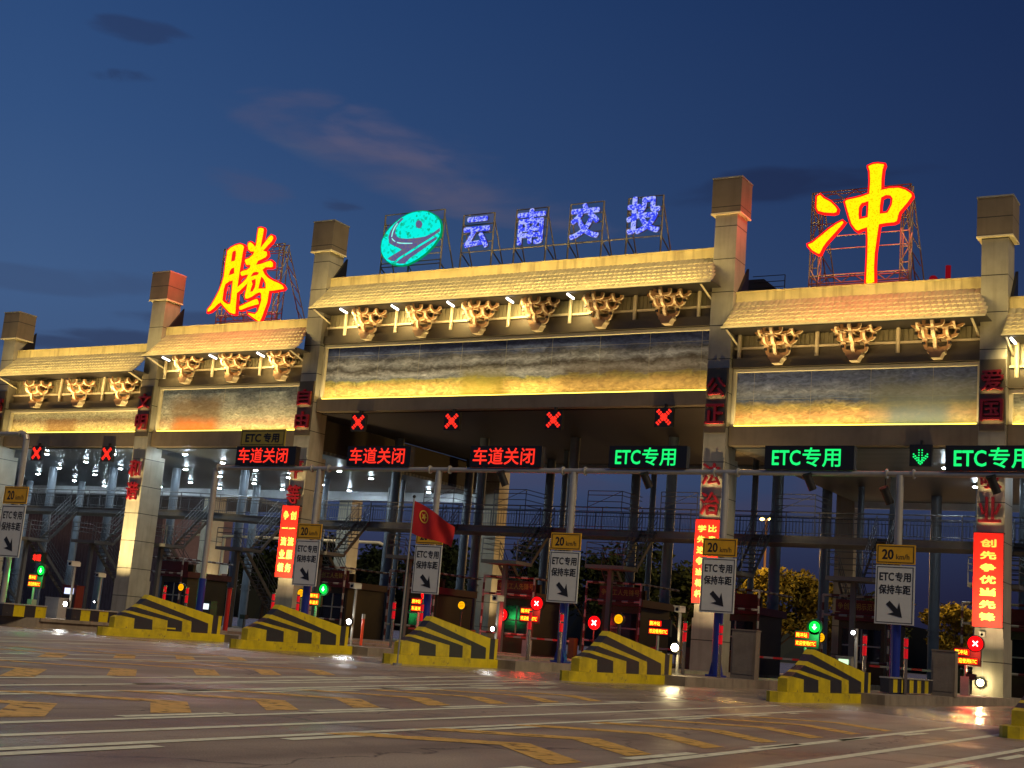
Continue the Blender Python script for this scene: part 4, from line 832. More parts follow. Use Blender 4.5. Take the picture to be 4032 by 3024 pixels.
def board(x0, x1, txt, col, glowm, label, etc=False):
    t = thing('led_board', label, 'LED board', ((x0+x1)/2, -12, 6.72), 'LED boards on the gantry')
    obj('housing', M().box(x0, x1, -12.12, -11.85, 6.74, 7.48), m_black, t)
    b = M()
    if etc:
        text(b, 'ETC', x0+.24, x0+.24+.92, 6.86, 7.34, -12.13, .008); text(b, '专用', x0+1.22, x0+2.42, 6.82, 7.42, -12.13, .006)
    else: text(b, txt, x0+.12, x0+2.62, 6.82, 7.42, -12.13, .006)
    obj('lettering', b, glowm, t)
    obj('foot', M().box(x0+.5, x0+.6, -12.05, -11.9, 6.66, 6.74).box(x1-.6, x1-.5, -12.05, -11.9, 6.66, 6.74), m_steel, t)
board(-4.13, -1.12, '车道关闭', 0, g_led_red, 'LED board reading 车道关闭 in red, below the yellow ETC plate')
board(1.36, 4.23, '车道关闭', 0, g_led_red, 'LED board reading 车道关闭 in red, just right of the 平等 column')
board(6.81, 9.70, '车道关闭', 0, g_led_red, 'LED board reading 车道关闭 in red, in the middle of the photo')
board(12.28, 15.08, '', 0, g_led_green, 'LED board reading ETC专用 in green, left of the 法治 column', True)
board(17.72, 20.55, '', 0, g_led_green, 'LED board reading ETC专用 in green, right of the 法治 column', True)
board(23.25, 26.1, '', 0, g_led_green, 'LED board reading ETC专用 in green, cut by the right edge', True)
t = thing('etc_plate', 'dull yellow unlit plate reading ETC专用 standing above a red LED board', 'sign plate', (-2.95, -12, 7.49))
obj('plate', M().box(-4.08, -1.82, -12.03, -11.98, 7.50, 8.16), mat('olive_plate', (150, 134, 44), .5, var=.1), t)
e = M(); text(e, 'ETC', -3.82, -3.02, 7.66, 7.99, -12.04, .01); text(e, '专用', -2.9, -2.1, 7.64, 8.02, -12.04, .01)
for a, b_, c, d in ((-4.03,-1.87,8.09,8.11),(-4.03,-1.87,7.55,7.57),(-4.03,-4.01,7.55,8.11),(-1.89,-1.87,7.55,8.11)): e.box(a, b_, -12.036, -12.03, c, d)
obj('lettering', e, m_sblk, t)
# cameras hanging from the gantry
def gcam(x, z, label, h=.5):
    t = thing('gantry_camera', label, 'camera', (x, -12, z), 'black cameras hung from the gantry')
    obj('body', M().tube((x, -12.1, z+.20), (x+.14, -11.95, z-.20), .13, 10).tube((x, -12.1, z+.2), (x-.02, -12.14, z+.27), .15, 10), m_black, t)
    obj('arm', M().tube((x, -12, z+.15), (x, -12, 6.6), .025, 6), m_dark, t)
gcam(8.12, 6.31, 'black camera hanging under the gantry right of the flag'); gcam(13.62, 6.31, 'black camera hanging under the gantry left of the 法治 column')
gcam(19.12, 6.33, 'black camera hanging under the gantry beside the orange street lamp'); gcam(24.55, 6.32, 'black camera hanging in front of the rightmost column'); gcam(21.5, 5.95, 'small black box under the gantry by the rightmost lane sign')

# ------------------------------------------------------------------ flag on a slender pole
t = thing('flag', 'red flag with a yellow star in a ring, drooping from a thin pole', 'flag', (12.12, -23, 0))
obj('pole', M().tube((12.12, -23, 0), (12.16, -23, 4.32), .022, 8).tube((12.12, -23, 0), (12.12, -23, .05), .12, 10), m_steel, t)
obj('finial', M().sphere((12.16, -23, 4.36), .045), m_black, t)
b = M(); n = 22; mrow = 12; vs = []
TL = Vector((12.19, -23, 4.25)); BL = Vector((12.19, -23, 3.40)); TR = Vector((13.49, -23.05, 3.60)); BR = Vector((13.50, -23.05, 3.08))
for j in range(mrow+1):
    for i in range(n+1):
        u = i/n; v = j/mrow
        top = TL.lerp(TR, u)+Vector((0, 0, .05*math.sin(PI*u)-.0)); bot = BL.lerp(BR, u)+Vector((0, 0, -.02*math.sin(2.2*PI*u)))
        q = top.lerp(bot, v); q.y += .10*math.sin(7*u+2.4*v)*u+.04*math.sin(13*u-3*v)*u; vs.append(q)
b.add(vs, [(j*(n+1)+i, (j+1)*(n+1)+i, (j+1)*(n+1)+i+1, j*(n+1)+i+1) for j in range(mrow) for i in range(n)], 0, True)
m_flag = mat('flag_cloth', (206, 36, 30), .75, var=.06, vs=2)
obj('cloth', b, m_flag, t)
def onflag(u, v, d=-.012):
    top = TL.lerp(TR, u)+Vector((0, 0, .05*math.sin(PI*u))); bot = BL.lerp(BR, u)+Vector((0, 0, -.02*math.sin(2.2*PI*u)))
    q = top.lerp(bot, v); q.y += .10*math.sin(7*u+2.4*v)*u+.04*math.sin(13*u-3*v)*u+d; return q
e = M(); cu0, cv0, R1, R2 = .27, .34, .125, .10
ring = []
for i in range(32):
    a = 2*PI*i/32; ring.append(onflag(cu0+R1*math.cos(a), cv0+R1*1.6*math.sin(a))); ring.append(onflag(cu0+R2*math.cos(a), cv0+R2*1.6*math.sin(a)))
e.add(ring, [(2*i, 2*i+1, (2*i+3) % 64, (2*i+2) % 64) for i in range(32)])
st = [onflag(cu0, cv0)]
for i in range(10):
    a = -PI/2+PI*i/5+.25; r_ = (.085 if i % 2 == 0 else .036); st.append(onflag(cu0+r_*math.cos(a), cv0+r_*1.6*math.sin(a), -.014))
e.add(st, [(0, 1+i, 1+(i+1) % 10) for i in range(10)])
obj('emblem', e, mat('flag_gold', (250, 206, 60), .6), t)
# ------------------------------------------------------------------ lamps, cameras and displays on the islands
WHERE = {-16.38: 'on the island at far left', -5.41: 'on the long striped island', .04: 'behind the leftmost crash nose', 5.47: 'behind the second crash nose from the left', 10.92: 'behind the crash nose by the flag', 16.38: 'behind the fourth crash nose', 21.92: 'behind the large crash nose at lower right'}
g_warm = glow('lamp_warm', (255, 236, 170), 60.0); g_cool = glow('lamp_cool', (248, 252, 255), 40.0)
def lamp_pole(x, y, zl, zc, warm, label, power, r=.085):
    t = thing('lamp_post', label, 'lamp post', (x, y, .26), 'white lamps on thin posts behind the crash noses')
    obj('pole', M().tube((x, y, .26), (x, y, zc-.06), .045, 10).tube((x, y, .26), (x, y, .30), .13, 10), m_steel, t)
    obj('lamp_head', M().tube((x-.04, y-.07, zl), (x-.04, y-.17, zl-.01), r+.03, 14).box(x-.05, x-.02, y-.08, y, zl-.03, zl+.03), m_black, t)
    obj('lens', M().sphere((x-.04, y-.175, zl), r, 14, 8, sc=(1,.45,1)), g_warm if warm else g_cool, t)
    l = bpy.data.lights.new('lamp_or_fill_light', 'POINT'); l.energy = power; l.color = (1, .8, .42) if warm else (1, .95, .88); l.shadow_soft_size = .08
    o = bpy.data.objects.new('lamp_or_fill_light', l); C.objects.link(o); o.parent = t; o.location = (-.04, -.34, zl-.26)
    if zc > zl+.2:
        obj('camera_body', M().box(x-.09, x+.09, y-.24, y+.16, zc-.05, zc+.10).box(x-.11, x+.11, y-.30, y+.10, zc+.102, zc+.125), mat('camera_white', (196, 190, 176), .4), t)
        obj('camera_lens', M().tube((x, y-.24, zc+.02), (x, y-.27, zc+.02), .05, 10), m_glass, t)
    return t
lamp_pole(-5.4, -18.3, .83, 2.22, False, 'white lamp and camera post on the long striped island at left', 22)
lamp_pole(5.47, -16.2, 1.02, 2.15, False, 'thin camera post with a glowing white lamp at the tail of the second crash nose', 24)
lamp_pole(10.92, -16.2, 1.15, 2.05, False, 'thin camera post with a small white lamp at the tail of the flag-side crash nose', 10, .06)
lamp_pole(16.38, -14.9, 1.04, 2.12, True, 'camera post with the strongest yellow lamp, right of the fourth crash nose', 60, .11)
lamp_pole(21.92, -15.9, 1.80, 1.97, False, 'camera post with a small greenish lamp behind the large crash nose', 6, .05)
lamp_pole(21.92, .0, .72, 2.42, True, 'camera post with a yellow lamp at the foot of the rightmost column', 60, .12)
lamp_pole(-10.9, -11.9, 1.0, 2.08, False, 'small camera post with a dim lamp between the far left islands', 2, .03)

g_fee = glow('led_orange', (255, 226, 50), 3.0); g_feeb = glow('led_redglow', (255, 16, 8), 1.4)
def fee_board(x, y, z, sig, label, short=False):
    """two-line LED display on a stalk with the round pass light at its shoulder"""
    t = thing('fee_display', label, 'LED display', (x, y, .26), 'two-line displays with a round light beside the lanes')
    w = .78 if not short else .50
    obj('post', M().tube((x, y, .26), (x, y, z-.30), .055, 10).box(x-.14, x+.14, y-.14, y+.14, .262, .9), m_steel, t)
    obj('housing', M().box(x-.42, x-.42+w+.14, y-.02, y+.14, z-.32, z+.30), m_dark, t)
    fr = M().box(x-.38, x-.38+.50, y-.026, y-.0201, z+.04, z+.24).box(x-.38, x-.38+w, y-.026, y-.0201, z-.25, z-.05)
    obj('led_field', fr, g_feeb, t)
    b = text(M(), '腾冲站', x-.36, x+.06, z+.06, z+.22, y-.034, .0)
    text(b, '欢迎使用ETC' if not short else '车道关', x-.36, x-.40+w, z-.23, z-.07, y-.034, .0)
    obj('lettering', b, g_fee, t)
    if sig is None: return t
    lx, lz = x+.32, z+.46
    obj('light_housing', M().tube((lx, y-.02, lz), (lx, y+.16, lz), .29, 16), m_black, t)
    if sig == 'r':
        obj('round_light', M().tube((lx, y-.021, lz), (lx, y-.035, lz), .26, 18), glow('signal_red_halo', (255, 12, 16), 1.8), t)  # disc radius takes in the halo around the red light
        c_ = M()
        for s in (-1, 1): c_.add([(lx-.10, y-.045, lz-s*.07), (lx-.07, y-.045, lz-s*.10), (lx+.10, y-.045, lz+s*.07), (lx+.07, y-.045, lz+s*.10)], [(0,1,2,3)])
        obj('cross', c_, glow('cross_white', (255, 238, 230), 3.0), t)
    else:
        obj('round_light', M().tube((lx, y-.021, lz), (lx, y-.035, lz), .20, 18), glow('signal_green', (10, 235, 60), 2.0), t)
        obj('arrow', M().add([(lx-.03, y-.045, lz+.1), (lx+.03, y-.045, lz+.1), (lx+.03, y-.045, lz), (lx+.1, y-.045, lz), (lx, y-.045, lz-.12), (lx-.1, y-.045, lz), (lx-.03, y-.045, lz)], [(0,1,2,6), (3,4,5)]), glow('arrow_white', (190, 255, 235), 3.0), t)
    pl = bpy.data.lights.new('signal_glow', 'POINT'); pl.energy = 70; pl.color = (1, .05, .03) if sig == 'r' else (.05, 1, .2); pl.shadow_soft_size = .2
    o = bpy.data.objects.new('signal_glow', pl); C.objects.link(o); o.parent = t; o.location = (.3, -.5, z-.1)
    return t
fee_board(-5.41, -4.5, 1.92, 'g', 'orange display with a green round light behind the leftmost crash nose', True)
fee_board(.04, -4.5, 1.98, 'r', 'orange display with a red round light behind the flagpole', True)
fee_board(5.47, -4.7, 1.90, 'r', 'orange display with a red cross light left of the central lane sign')
fee_board(10.92, -4.3, 1.78, None, 'orange display without a round light, left of the strong yellow lamp')
fee_board(16.38, -3.4, 1.76, 'g', 'orange display with a green round light above the large crash nose')
fee_board(21.92, -2.8, 1.58, 'r', 'orange display with a red cross light at the foot of the rightmost column')
fee_board(-16.4, -10.6, 1.72, 'g', 'orange display with a green round light at far left')

def round_signal(x, y, z, kind, label):
    t = thing('round_signal', label, 'signal light', (x, y, .26), 'round signal lamps on stalks')
    obj('stalk', M().tube((x, y, .26), (x, y, z-.2), .035, 8), m_dark, t)
    obj('housing', M().tube((x, y-.02, z), (x, y+.14, z), .31 if kind == 'r' else .21, 18), m_black, t)
    if kind == 'r':
        obj('light', M().tube((x, y-.021, z), (x, y-.035, z), .29, 20), glow('signal_red_halo', (255, 12, 16), 1.8), t)  # disc widened so the lamp's halo is part of it
        c_ = M()
        for s in (-1, 1): c_.add([(x-.12, y-.045, z-s*.08), (x-.08, y-.045, z-s*.12), (x+.12, y-.045, z+s*.08), (x+.08, y-.045, z+s*.12)], [(0,1,2,3)])
        obj('cross', c_, glow('cross_white', (255, 238, 230), 3.0), t)
        pl = bpy.data.lights.new('signal_glow', 'POINT'); pl.energy = 110; pl.color = (1, .04, .03); pl.shadow_soft_size = .25
        o = bpy.data.objects.new('signal_glow', pl); C.objects.link(o); o.parent = t; o.location = (0, -.6, z-.5)
    else:
        obj('light', M().tube((x, y-.021, z), (x, y-.033, z), .17, 20), glow('signal_amber', (255, 176, 10), 1.3), t)
        c_ = M()
        for i in range(3): c_.box(x-.1, x+.1, y-.042, y-.036, z-.08+i*.07, z-.06+i*.07)
        obj('grille', c_, glow('amber_dark', (220, 90, 0), .8), t)
round_signal(.04, 2.3, 1.96, 'r', 'red cross light with a halo disc between the flag and the central lane sign')
round_signal(5.47, 1.05, 1.87, 'r', 'red cross light with a halo disc right of the central lane sign')
for x, y, z, l in ((.04, -1.2, 2.17, 'amber round light just right of the flag-side lane sign'), (10.4, -6.7, 1.93, 'amber round light left of the orange display by the strong lamp'), (16.6, -2.4, 1.88, 'amber round light above the tail of the large crash nose'),
                   (-6.0, -4.9, 2.12, 'amber round light beside the green light behind the leftmost crash nose'), (-16.4, -1.5, 2.09, 'amber round light above the top of the leftmost crash nose')):
    round_signal(x, y, z, 'a', l)

# pairs of reflective guard tubes by the gantry posts
m_tube = mat('tube_steel', (150, 140, 132), .2, .8); m_refl = mat('reflector_red_glow', (220, 16, 30), .3, .1, em=(220, 10, 30), es=.35)  # returned lamp light put into the reflectors as a faint glow
gp = None
for x, l in ((-5.41, 'left of the leftmost crash nose tail'), (.04, 'before the dark booth left of the flag'), (5.47, 'by the flag-side sign'), (10.92, 'by the central lane sign'), (16.38, 'right of the strong yellow lamp'), (21.92, 'at the right end of the striped wall')):
    for dx, s in ((-.55, 'left'), (.62, 'right')):
        if gp is None:
            gp = thing('guard_tube', 'x', 'guard post', (x+dx, -13.2, .26), 'steel guard tubes with red reflectors')
            obj('tube', M().tube((x+dx, -13.2, .26), (x+dx, -13.2, 1.85), .055, 10), m_tube, gp)
            obj('reflector', M().tube((x+dx, -13.2, 1.25), (x+dx, -13.2, 1.52), .06, 10).tube((x+dx, -13.2, 1.58), (x+dx, -13.2, 1.80), .06, 10), m_refl, gp)
            gp['label'] = '%s red-banded guard tube of the pair %s' % (s, l)
        else: copy_tree(gp, (x+dx, -13.2, .26), '%s red-banded guard tube of the pair %s' % (s, l))

# small cabinets and machines on the islands
def cabinet(x, y, z, w, h, m, label, screen=None):
    t = thing('lane_cabinet', label, 'cabinet', (x, y, .26))
    obj('body', M().box(x-w/2, x+w/2, y, y+.4, .26, h).box(x-w/2-.02, x+w/2+.02, y-.02, y+.42, h+.001, h+.04), m, t)
    obj('door', M().box(x-w/2+.05, x+w/2-.05, y-.012, y-.002, .4, h-.25), m_dark if screen else m, t)
    if screen: obj('screen', M().box(x-w*.32, x+w*.32, y-.03, y-.013, h-.32, h-.08), screen, t)
cabinet(-8.2, -8.4, 0, .5, 1.4, m_dark, 'dark cabinet with a small white screen left of the second crash nose', glow('screen_white', (225, 235, 240), 1.6))
cabinet(16.6, .6, 0, .6, 1.25, m_steel, 'cabinet with a pale green lit screen right of the large crash nose peak', glow('screen_green', (200, 240, 190), 1.5))
cabinet(15.6, 1.6, 0, .5, 1.1, m_steel, 'small cabinet with a cream lit screen beside the green-screened one', glow('screen_cream', (235, 235, 180), 1.2))
cabinet(-6.9, -17.8, 0, .7, 1.0, m_steel, 'grey cabinet standing on the long striped island')
cabinet(-11.0, -13.4, 0, .8, 1.55, m_broof, 'dim red machine with two white light bars at far left', glow('bar_white', (210, 220, 255), 1.5))
cabinet(22.6, -9.0, 0, .7, 1.6, m_conc, 'plain grey-brown cabinet just right of the rightmost lane sign')
cabinet(16.9, -11.0, 0, .8, 1.75, m_conc, 'pale grey stone cabinet behind the sign post right of the strong yellow lamp')
t = thing('red_text_display', 'small red LED display half hidden at far left beside the lane sign', 'LED display', (-16.2, -10.9, 2.6))
obj('housing', M().box(-16.5, -15.7, -10.9, -10.75, 2.5, 2.95), m_black, t); obj('lettering', text(M(), '车道', -16.4, -15.85, 2.56, 2.88, -10.91, .02), g_led_red, t)
t = thing('red_barrel', 'thin orange-red striped warning tube at the tail of the second crash nose', 'warning post', (5.95, -16.3, .3))
obj('tube', M().tube((5.95, -16.3, .3), (5.95, -16.3, 1.15), .045, 10), mat('tube_orange', (222, 74, 36), .4), t); obj('cap', M().tube((5.95,-16.3,1.15),(5.95,-16.3,1.3),.06,10), m_steel, t)
t = thing('red_post', 'tall dark red tube standing right of the leftmost crash nose', 'warning post', (-5.1, -10.5, .3))
obj('tube', M().tube((-5.1, -10.5, .3), (-5.1, -10.5, 1.95), .10, 12), mat('tube_red', (176, 34, 22), .4), t); obj('cap', M().tube((-5.1,-10.5,1.95),(-5.1,-10.5,2.0),.12,12), m_red, t)

# ------------------------------------------------------------------ toll booths
g_win = glow('window_violet', (108, 96, 150), .55); g_winw = glow('window_pale', (160, 168, 180), .6)
def booth(x, label, win, banner_txt, wide=1.9):
    y0 = 3.6; t = thing('toll_booth', label, 'toll booth', (x, y0, .26), 'toll booths in the lanes under the gate')
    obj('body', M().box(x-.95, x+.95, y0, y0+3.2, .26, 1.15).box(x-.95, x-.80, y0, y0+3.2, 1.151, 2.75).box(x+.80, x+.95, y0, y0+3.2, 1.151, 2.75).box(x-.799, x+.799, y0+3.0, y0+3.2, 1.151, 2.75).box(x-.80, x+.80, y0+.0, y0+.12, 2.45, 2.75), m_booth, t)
    wn = obj('window', M().box(x-.79, x+.79, y0+.05, y0+.08, 1.16, 2.44), m_glass, t)
    obj('window_frame', M().box(x-.03, x+.03, y0+.02, y0+.049, 1.16, 2.44).box(x-.79, x-.035, y0+.02, y0+.049, 1.74, 1.80).box(x+.035, x+.79, y0+.02, y0+.049, 1.74, 1.80), m_steel, wn)
    if win: obj('lit_pane', M().box(x-.72, x-.06, y0+.15, y0+.18, 1.2, 2.4), win, wn)  # glowing pane stands in for the lit inside
    obj('roof', M().box(x-1.1, x+1.1, y0-.15, y0+3.4, 2.76, 3.08), m_broof, t)
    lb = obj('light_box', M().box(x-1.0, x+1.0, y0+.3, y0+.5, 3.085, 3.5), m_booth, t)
    # banner on the roof edge
    bn = obj('roof_banner', M().box(x-1.05, x+1.05, y0-.2, y0-.17, 3.1, 3.6), m_broof, t)
    if banner_txt: obj('lettering', text(M(), banner_txt, x-.95, x+.95, 3.2, 3.48, y0-.21, .0), mat('banner_dull', (176, 150, 60), .6), bn)
    # red and white pipe guards standing before and beside it
    pr = M(); wr = M()
    def candy(a, b_, r=.05):
        a = Vector(a); b_ = Vector(b_); L = (b_-a).length; n = max(2, int(L/.3)); d = (b_-a).normalized()
        e1 = d.cross(Vector((0,0,1)) if abs(d.z) < .9 else Vector((1,0,0))).normalized(); e2 = d.cross(e1); vs = []
        for i in range(n+1): vs += [a.lerp(b_, i/n)+(e1*math.cos(PI*k/4)+e2*math.sin(PI*k/4))*r for k in range(8)]
        for i in range(n):
            o_ = len(wr.v)
        wr.add(vs, [(i*8+k, i*8+(k+1)%8, (i+1)*8+(k+1)%8, (i+1)*8+k) for i in range(n) for k in range(8)], 0, True)
        wr.mi[-8*n:] = [i % 2 for i in range(n) for k in range(8)]
    for z in (3.72, 2.92, 1.12): candy((x-1.35, y0-.9, z), (x+1.35, y0-.9, z))
    for xx in (x-1.35, x+1.35): candy((xx, y0-.9, .26), (xx, y0-.9, 3.72)); candy((xx, y0-.9, 3.72), (xx, y0+3.2, 3.72))
    obj('guard_frame', wr, [mat('pipe_white', (150, 144, 138), .4), mat('pipe_red', (70, 20, 20), .4)], t)
    return t
bt = '争创工人先锋号'
for x, l, wv, s in ((-21.9, 'dark toll booth at far left behind the camera post', None, None), (-10.86, 'dark yellow toll booth right of the leftmost crash nose', None, bt), (-5.41, 'yellow toll booth with a dull banner between the left banner column and the flag', None, bt),
                 (.04, 'toll booth with a red roof behind the flag-side sign', None, bt), (5.47, 'toll booth behind the central lane sign', g_winw, bt),
                 (10.92, 'toll booth with a violet lit window behind the orange display', g_win, None), (16.38, 'toll booth with a pale lit window left of the large crash nose', g_winw, '争创文明示范窗口'), (21.92, 'toll booth behind the rightmost lane sign', None, None), (27.4, 'toll booth at the right edge of the photo', g_winw, None)):
    booth(x, l, wv, s)
# boom arms across the lanes
for i, (x, l) in enumerate(((-2.6, 'left of the flag'), (2.7, 'behind the flag-side nose'), (8.2, 'behind the fourth nose'), (13.6, 'right of the strong lamp'), (19.1, 'before the rightmost column'))):
    t = thing('boom_barrier', 'thin striped boom arm across the lane ' + l, 'barrier', (x+1.7, 1.2, .26), 'boom arms across the lanes')
    obj('stand', M().box(x+1.55, x+1.85, 1.05, 1.4, .262, 1.15), m_booth, t)
    a = M(); r_ = M()
    for k in range(8): (a if k % 2 else r_).box(x-1.6+k*.4, x-1.2+k*.4, 1.0, 1.04, .96, 1.04)
    ar = obj('arm', a, mat('arm_white', (140, 132, 126), .4), t); obj('arm_band', r_, mat('arm_red', (190, 40, 34), .4), ar)

# ------------------------------------------------------------------ staff footbridge with stairs
fb = thing('footbridge', 'grey steel staff footbridge running behind the gate columns', 'footbridge', (0, 5, 0))
def dz(x): return 0 if x > -15 else min(.28, (-15-x)*.035)
b = M(); rl = M(); xs = [-64+1.5*i for i in range(67)]
for xa, xb in zip(xs, xs[1:]):
    za, zb = dz(xa), dz(xb)
    for z0, z1, y0, y1 in ((5.98, 6.05, 4.95, 7.25), (6.05, 6.26, 5.0, 7.2), (6.26, 6.30, 4.9, 7.3)):
        b.add([(xa,y0,z0+za),(xb,y0,z0+zb),(xb,y1,z0+zb),(xa,y1,z0+za),(xa,y0,z1+za),(xb,y0,z1+zb),(xb,y1,z1+zb),(xa,y1,z1+za)], [(0,3,2,1),(4,5,6,7),(0,1,5,4),(2,3,7,6)])
    for y in (4.95, 7.2):
        for h, r_ in ((7.32, .03), (7.14, .018), (6.42, .018)): rl.tube((xa, y, h+za), (xb, y, h+zb), r_, 5, caps=False)
        rl.tube((xa, y, 6.3+za), (xa, y, 7.32+za), .025, 5)
        for k in range(1, 10): rl.tube((xa+.15*k, y, 6.42+za), (xa+.15*k, y, 7.14+za), .009, 4, caps=False)
obj('deck', b, mat('deck_steel', (104, 104, 104), .55, .2, var=.15), fb)
obj('railing', rl, mat('rail_steel', (96, 98, 102), .5, .3), fb)
st = M(); sr = M()
def flight(x0, x1, ya, za, yb, zb, n):
    for i in range(n):
        y = ya+(yb-ya)*i/n; y2 = ya+(yb-ya)*(i+1)/n; z = za+(zb-za)*(i+.5)/n
        st.box(x0, x1, min(y, y2), max(y, y2)+.04, z-.02, z+.02)
    for x in (x0-.03, x1+.03):
        st.add([(x-.02, ya, za-.14), (x+.02, ya, za-.14), (x+.02, yb, zb-.14), (x-.02, yb, zb-.14), (x-.02, ya, za+.10), (x+.02, ya, za+.10), (x+.02, yb, zb+.10), (x-.02, yb, zb+.10)], [(0,1,2,3), (4,7,6,5), (0,4,5,1), (1,5,6,2), (2,6,7,3), (3,7,4,0)])
        for h in (.5, .75, 1.0): sr.tube((x, ya, za+h), (x, yb, zb+h), .018, 5)
        for i in range(5):
            f = i/4; sr.tube((x, ya+(yb-ya)*f, za+(zb-za)*f), (x, ya+(yb-ya)*f, za+(zb-za)*f+1.0), .018, 5)
flight(.15, .85, 3.1, 4.42, 4.95, 6.25, 9); flight(-.85, -.15, 3.1, 4.38, 7.3, .35, 20)
st.box(-.95, .95, 1.6, 3.1, 4.26, 4.42)
for y in (1.62, 3.08):
    for h in (4.9, 5.15, 5.4): sr.tube((-.93, 1.62, h), (.93, 1.62, h), .018, 5)
for x in (-.93, .93):
    for h in (4.9, 5.15, 5.4): sr.tube((x, 1.62, h), (x, 3.08, h), .018, 5)
    sr.tube((x, 1.62, 4.3), (x, 1.62, 5.4), .02, 5)
st.box(-.1, .1, 2.2, 2.4, .26, 4.26)
s_ = obj('staircase', st, mat('stair_steel', (92, 90, 88), .55, .2), fb); r2 = obj('stair_rail', sr, MC['rail_steel'], s_)
s_.location = (-27.3, 0, 0)
for x in (-38.2, -32.7, -21.9, -16.4, -10.9, -5.41, .04, 5.47, 10.92, 16.38, 21.92, 27.4):
    c = copy_tree(s_, parent=fb); c.location = (x, 0, 0)
# rail cages at the stair heads
cg = M()
for h in (7.32, 7.6, 7.9, 8.1): cg.tube((-.9, 4.92, h), (.9, 4.92, h), .02, 5).tube((.9, 4.92, h), (.9, 7.1, h), .02, 5)
for x in (-.9, .9): cg.tube((x, 4.92, 6.3), (x, 4.92, 8.1), .022, 5)
cg.tube((-.9, 4.92, 7.32), (.9, 4.92, 8.1), .015, 5)
c0 = obj('stair_cage', cg, MC['rail_steel'], fb); c0.location = (-1.6, 0, 0)
for x in (3.6, 7.4, 12.9, -5.8): c = c0.copy(); C.objects.link(c); c.location = (x, 0, 0)

t = thing('site_office', 'pinkish ribbed site office seen behind the footbridge at far left', 'building', (-60, 28, 0))
wb = M(); 
for i in range(68): wb.box(-72+.36*i, -72+.36*i+.30, 27.9, 28.0, 0, 9.4)
wb.box(-72, -47.5, 28.0, 36, 0, 9.4); obj('wall', wb, mat('office_wall', (96, 78, 84), .7, var=.15), t)
obj('roof', M().box(-72.4, -47.1, 27.4, 36.4, 9.4, 9.8), m_steel, t)
obj('window_band', M().box(-71, -48.5, 27.86, 27.89, 8.6, 9.1), m_glass, t)
# ------------------------------------------------------------------ beyond the gate: clearance frame, lamp, trees, hills
t = thing('clearance_frame', 'white pipe clearance frame lit from the side, far behind the left lanes', 'gantry', (-32, 25, 0))
obj('beam', M().path([(-41, 25, 6.72), (-23.9, 25, 6.72), (-23.4, 25, 6.55), (-23.25, 25, 6.1), (-23.2, 25, 0)], .10, 10), m_trim, t)
obj('post', M().tube((-38.2, 25, 0), (-38.2, 25, 6.7), .12, 10), m_trim, t)
obj('plate', M().box(-38.1, -37.35, 24.8, 24.85, 3.9, 4.6), m_white, t); obj('plate', M().box(-38.9, -38.3, 24.8, 24.85, 3.9, 4.6), mat('plate_green', (40, 90, 70), .5), t)
area('frame_light', (-30, 22, 9.2), (0, .5, -1), 3, .5, 120, (1, .9, .72), t)
t = thing('street_lamp', 'tall street lamp with two glowing orange heads above the orange tree', 'street lamp', (-8.55, 60, 0))
obj('pole', M().tube((-8.55, 60, 0), (-8.6, 60, 12.75), .16, 10, .09), mat('lamp_pole', (150, 110, 70), .5), t)
obj('arm', M().tube((-9.2, 60, 12.85), (-8.0, 60, 12.85), .05, 8), m_dark, t)
for x in (-8.95, -8.25): obj('lamp_head', M().sphere((x, 59.9, 12.8), .17, 12, 8, sc=(1.2, 1, .7)), glow('sodium', (255, 214, 110), 14.0), t)
for x, y, z, e_ in ((-6.0, 46.5, 9.5, 3200), (11.5, 47, 9.5, 3500), (5, 54, 10, 350)):  # added point lights with no heads, set before the crowns to light them
    l = bpy.data.lights.new('lamp_or_fill_light', 'POINT'); l.energy = e_; l.color = (1, .55, .14); l.shadow_soft_size = .4
    o = bpy.data.objects.new('lamp_or_fill_light', l); C.objects.link(o); o.location = (x+8.55, y-60, z); o.parent = t
m_leaf = mat('leaf_lit', (96, 88, 34), .95, var=.3, vs=1.4); m_leaf_unlit = mat('leaf_unlit', (34, 42, 24), .95, var=.4, vs=1.2)  # lamp-lit and unlit crowns: light and shade are put into the two colours
for q_ in (m_leaf, m_leaf_unlit): q_.node_tree.nodes['Principled BSDF'].inputs['Specular IOR Level'].default_value = .08; m_bark = mat('bark', (70, 58, 46), .9, var=.3)
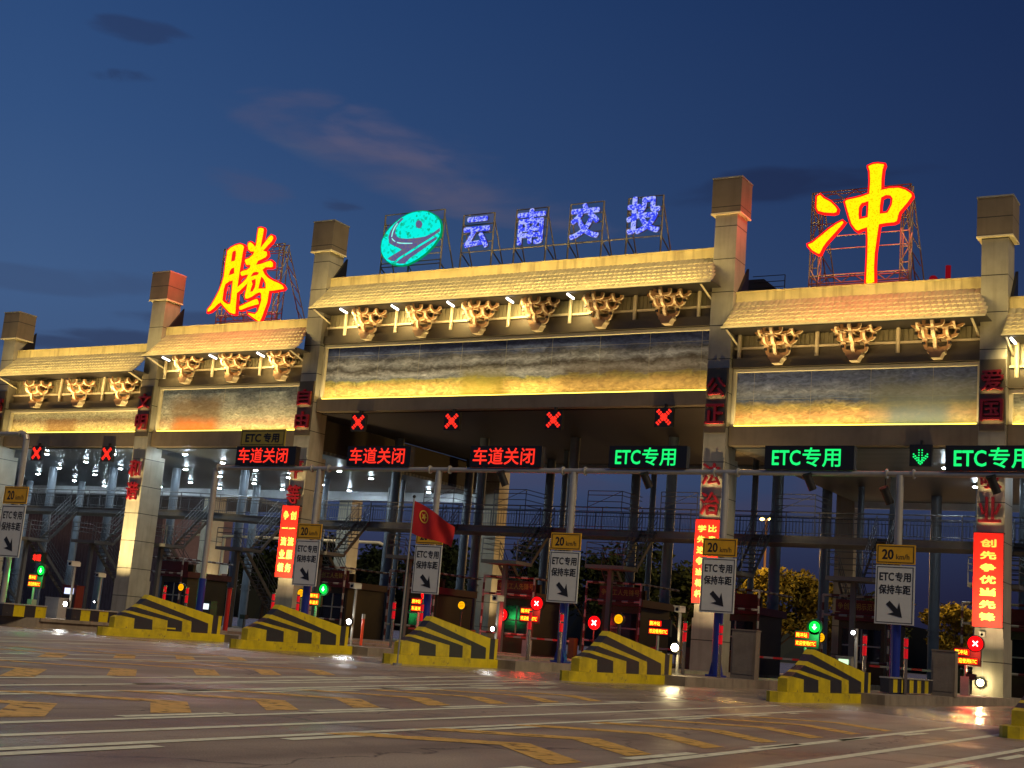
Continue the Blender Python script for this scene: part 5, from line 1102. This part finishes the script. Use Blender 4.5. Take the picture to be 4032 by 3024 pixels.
def make_tree(h, r, seed, ml, label):
    rnd = random.Random(seed); t = thing('broadleaf_tree', label, 'tree', (0, 0, 0), 'trees beyond the toll gate')
    tk = M().tube((0,0,0), (.1,.05,h*.35), .22, 8, .14); clumps = []
    for i in range(9):
        a = rnd.uniform(0, 2*PI); rr_ = r*rnd.uniform(.25, .8); z = h*rnd.uniform(.42, .9); p_ = (rr_*math.cos(a), rr_*math.sin(a), z)
        tk.tube((.1,.05,h*rnd.uniform(.2,.35)), p_, .08, 6, .025); clumps.append((p_, r*rnd.uniform(.34, .55)))
    clumps.append(((0,0,h*.88), r*.45)); clumps.append(((0,0,h*.55), r*.6))
    obj('trunk', tk, m_bark, t)
    cr2 = M()
    for (cx, cy, cz), cr1 in clumps:
        for j in range(330):
            d = Vector((rnd.gauss(0,1), rnd.gauss(0,1), rnd.gauss(0,1))).normalized()*cr1*(rnd.random()**.45)
            q = Vector((cx, cy, cz))+Vector((d.x, d.y, d.z*.75)); u = Vector((rnd.gauss(0,1), rnd.gauss(0,1), rnd.gauss(0,.6))).normalized(); w2 = u.cross(Vector((rnd.gauss(0,1), rnd.gauss(0,1), rnd.gauss(0,1)))).normalized()
            s = rnd.uniform(.14, .30)*(h/8)
            cr2.add([q-u*s, q+w2*s*.5, q+u*s, q-w2*s*.5], [(0,1,2,3)])
    obj('crown', cr2, ml, t); return t
ta = make_tree(8.4, 3.4, 1, m_leaf, 'leafy tree glowing orange under the street lamp'); tb_ = make_tree(9.5, 4.2, 2, m_leaf_unlit, 'x'); tc_ = make_tree(8.0, 3.6, 3, m_leaf_unlit, 'x')
ta.location = (-3.9, 50, -.3)
tb_.location = (-27, 52, 0); tb_['label'] = 'dark tree behind the flag, left of the centre lane sign'
tc_.location = (-20.5, 50, .4); tc_['label'] = 'dark tree behind the central lane sign'
pl_ = [(tb_, -57, 52, 0, 1.0, 'large dark tree behind the white clearance frame, its left half'), (tb_, -50.5, 54, 2, 1.0, 'large dark tree behind the white clearance frame, its right half'), (tc_, -44, 52, 1, 1.05, 'dark tree behind the left red banner'),
       (tc_, -36, 53, 4, 1.15, 'dark tree left of the flag'), (tb_, -16.5, 54, 3, 1.05, 'dark tree filling the gap right of the central lane sign'), (tc_, -12.0, 51, 2, 1.0, 'dark tree left of the right red banner'), (tb_, -9.0, 58, 5, .85, 'dark tree just behind the right red banner'),
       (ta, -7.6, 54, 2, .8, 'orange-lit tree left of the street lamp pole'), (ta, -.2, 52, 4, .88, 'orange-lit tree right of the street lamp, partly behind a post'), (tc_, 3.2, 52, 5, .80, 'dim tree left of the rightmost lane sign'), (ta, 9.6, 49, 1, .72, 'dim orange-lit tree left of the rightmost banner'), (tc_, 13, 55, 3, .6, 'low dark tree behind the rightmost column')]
for src, x, y, rz, s, l in pl_:
    c = copy_tree(src, (x, y, 0), l); c.rotation_euler.z = rz; c.scale = (s, s, s)
hb = M(); n = 60; vs = []
for i in range(n+1):
    x = -1500+2200*i/n; vs.append((x, 950, -2)); vs.append((x, 940+40*math.sin(i), 42+14*math.sin(i*.5)+7*math.sin(i*1.3+1)))
    vs.append((x, 1100, -2))
hb.add(vs, [f_ for i in range(n) for f_ in ((3*i, 3*i+3, 3*i+4, 3*i+1), (3*i+1, 3*i+4, 3*i+5, 3*i+2))])
struct('hills', hb, mat('hill_green', (40, 46, 40), .9, var=.3, vs=.01))
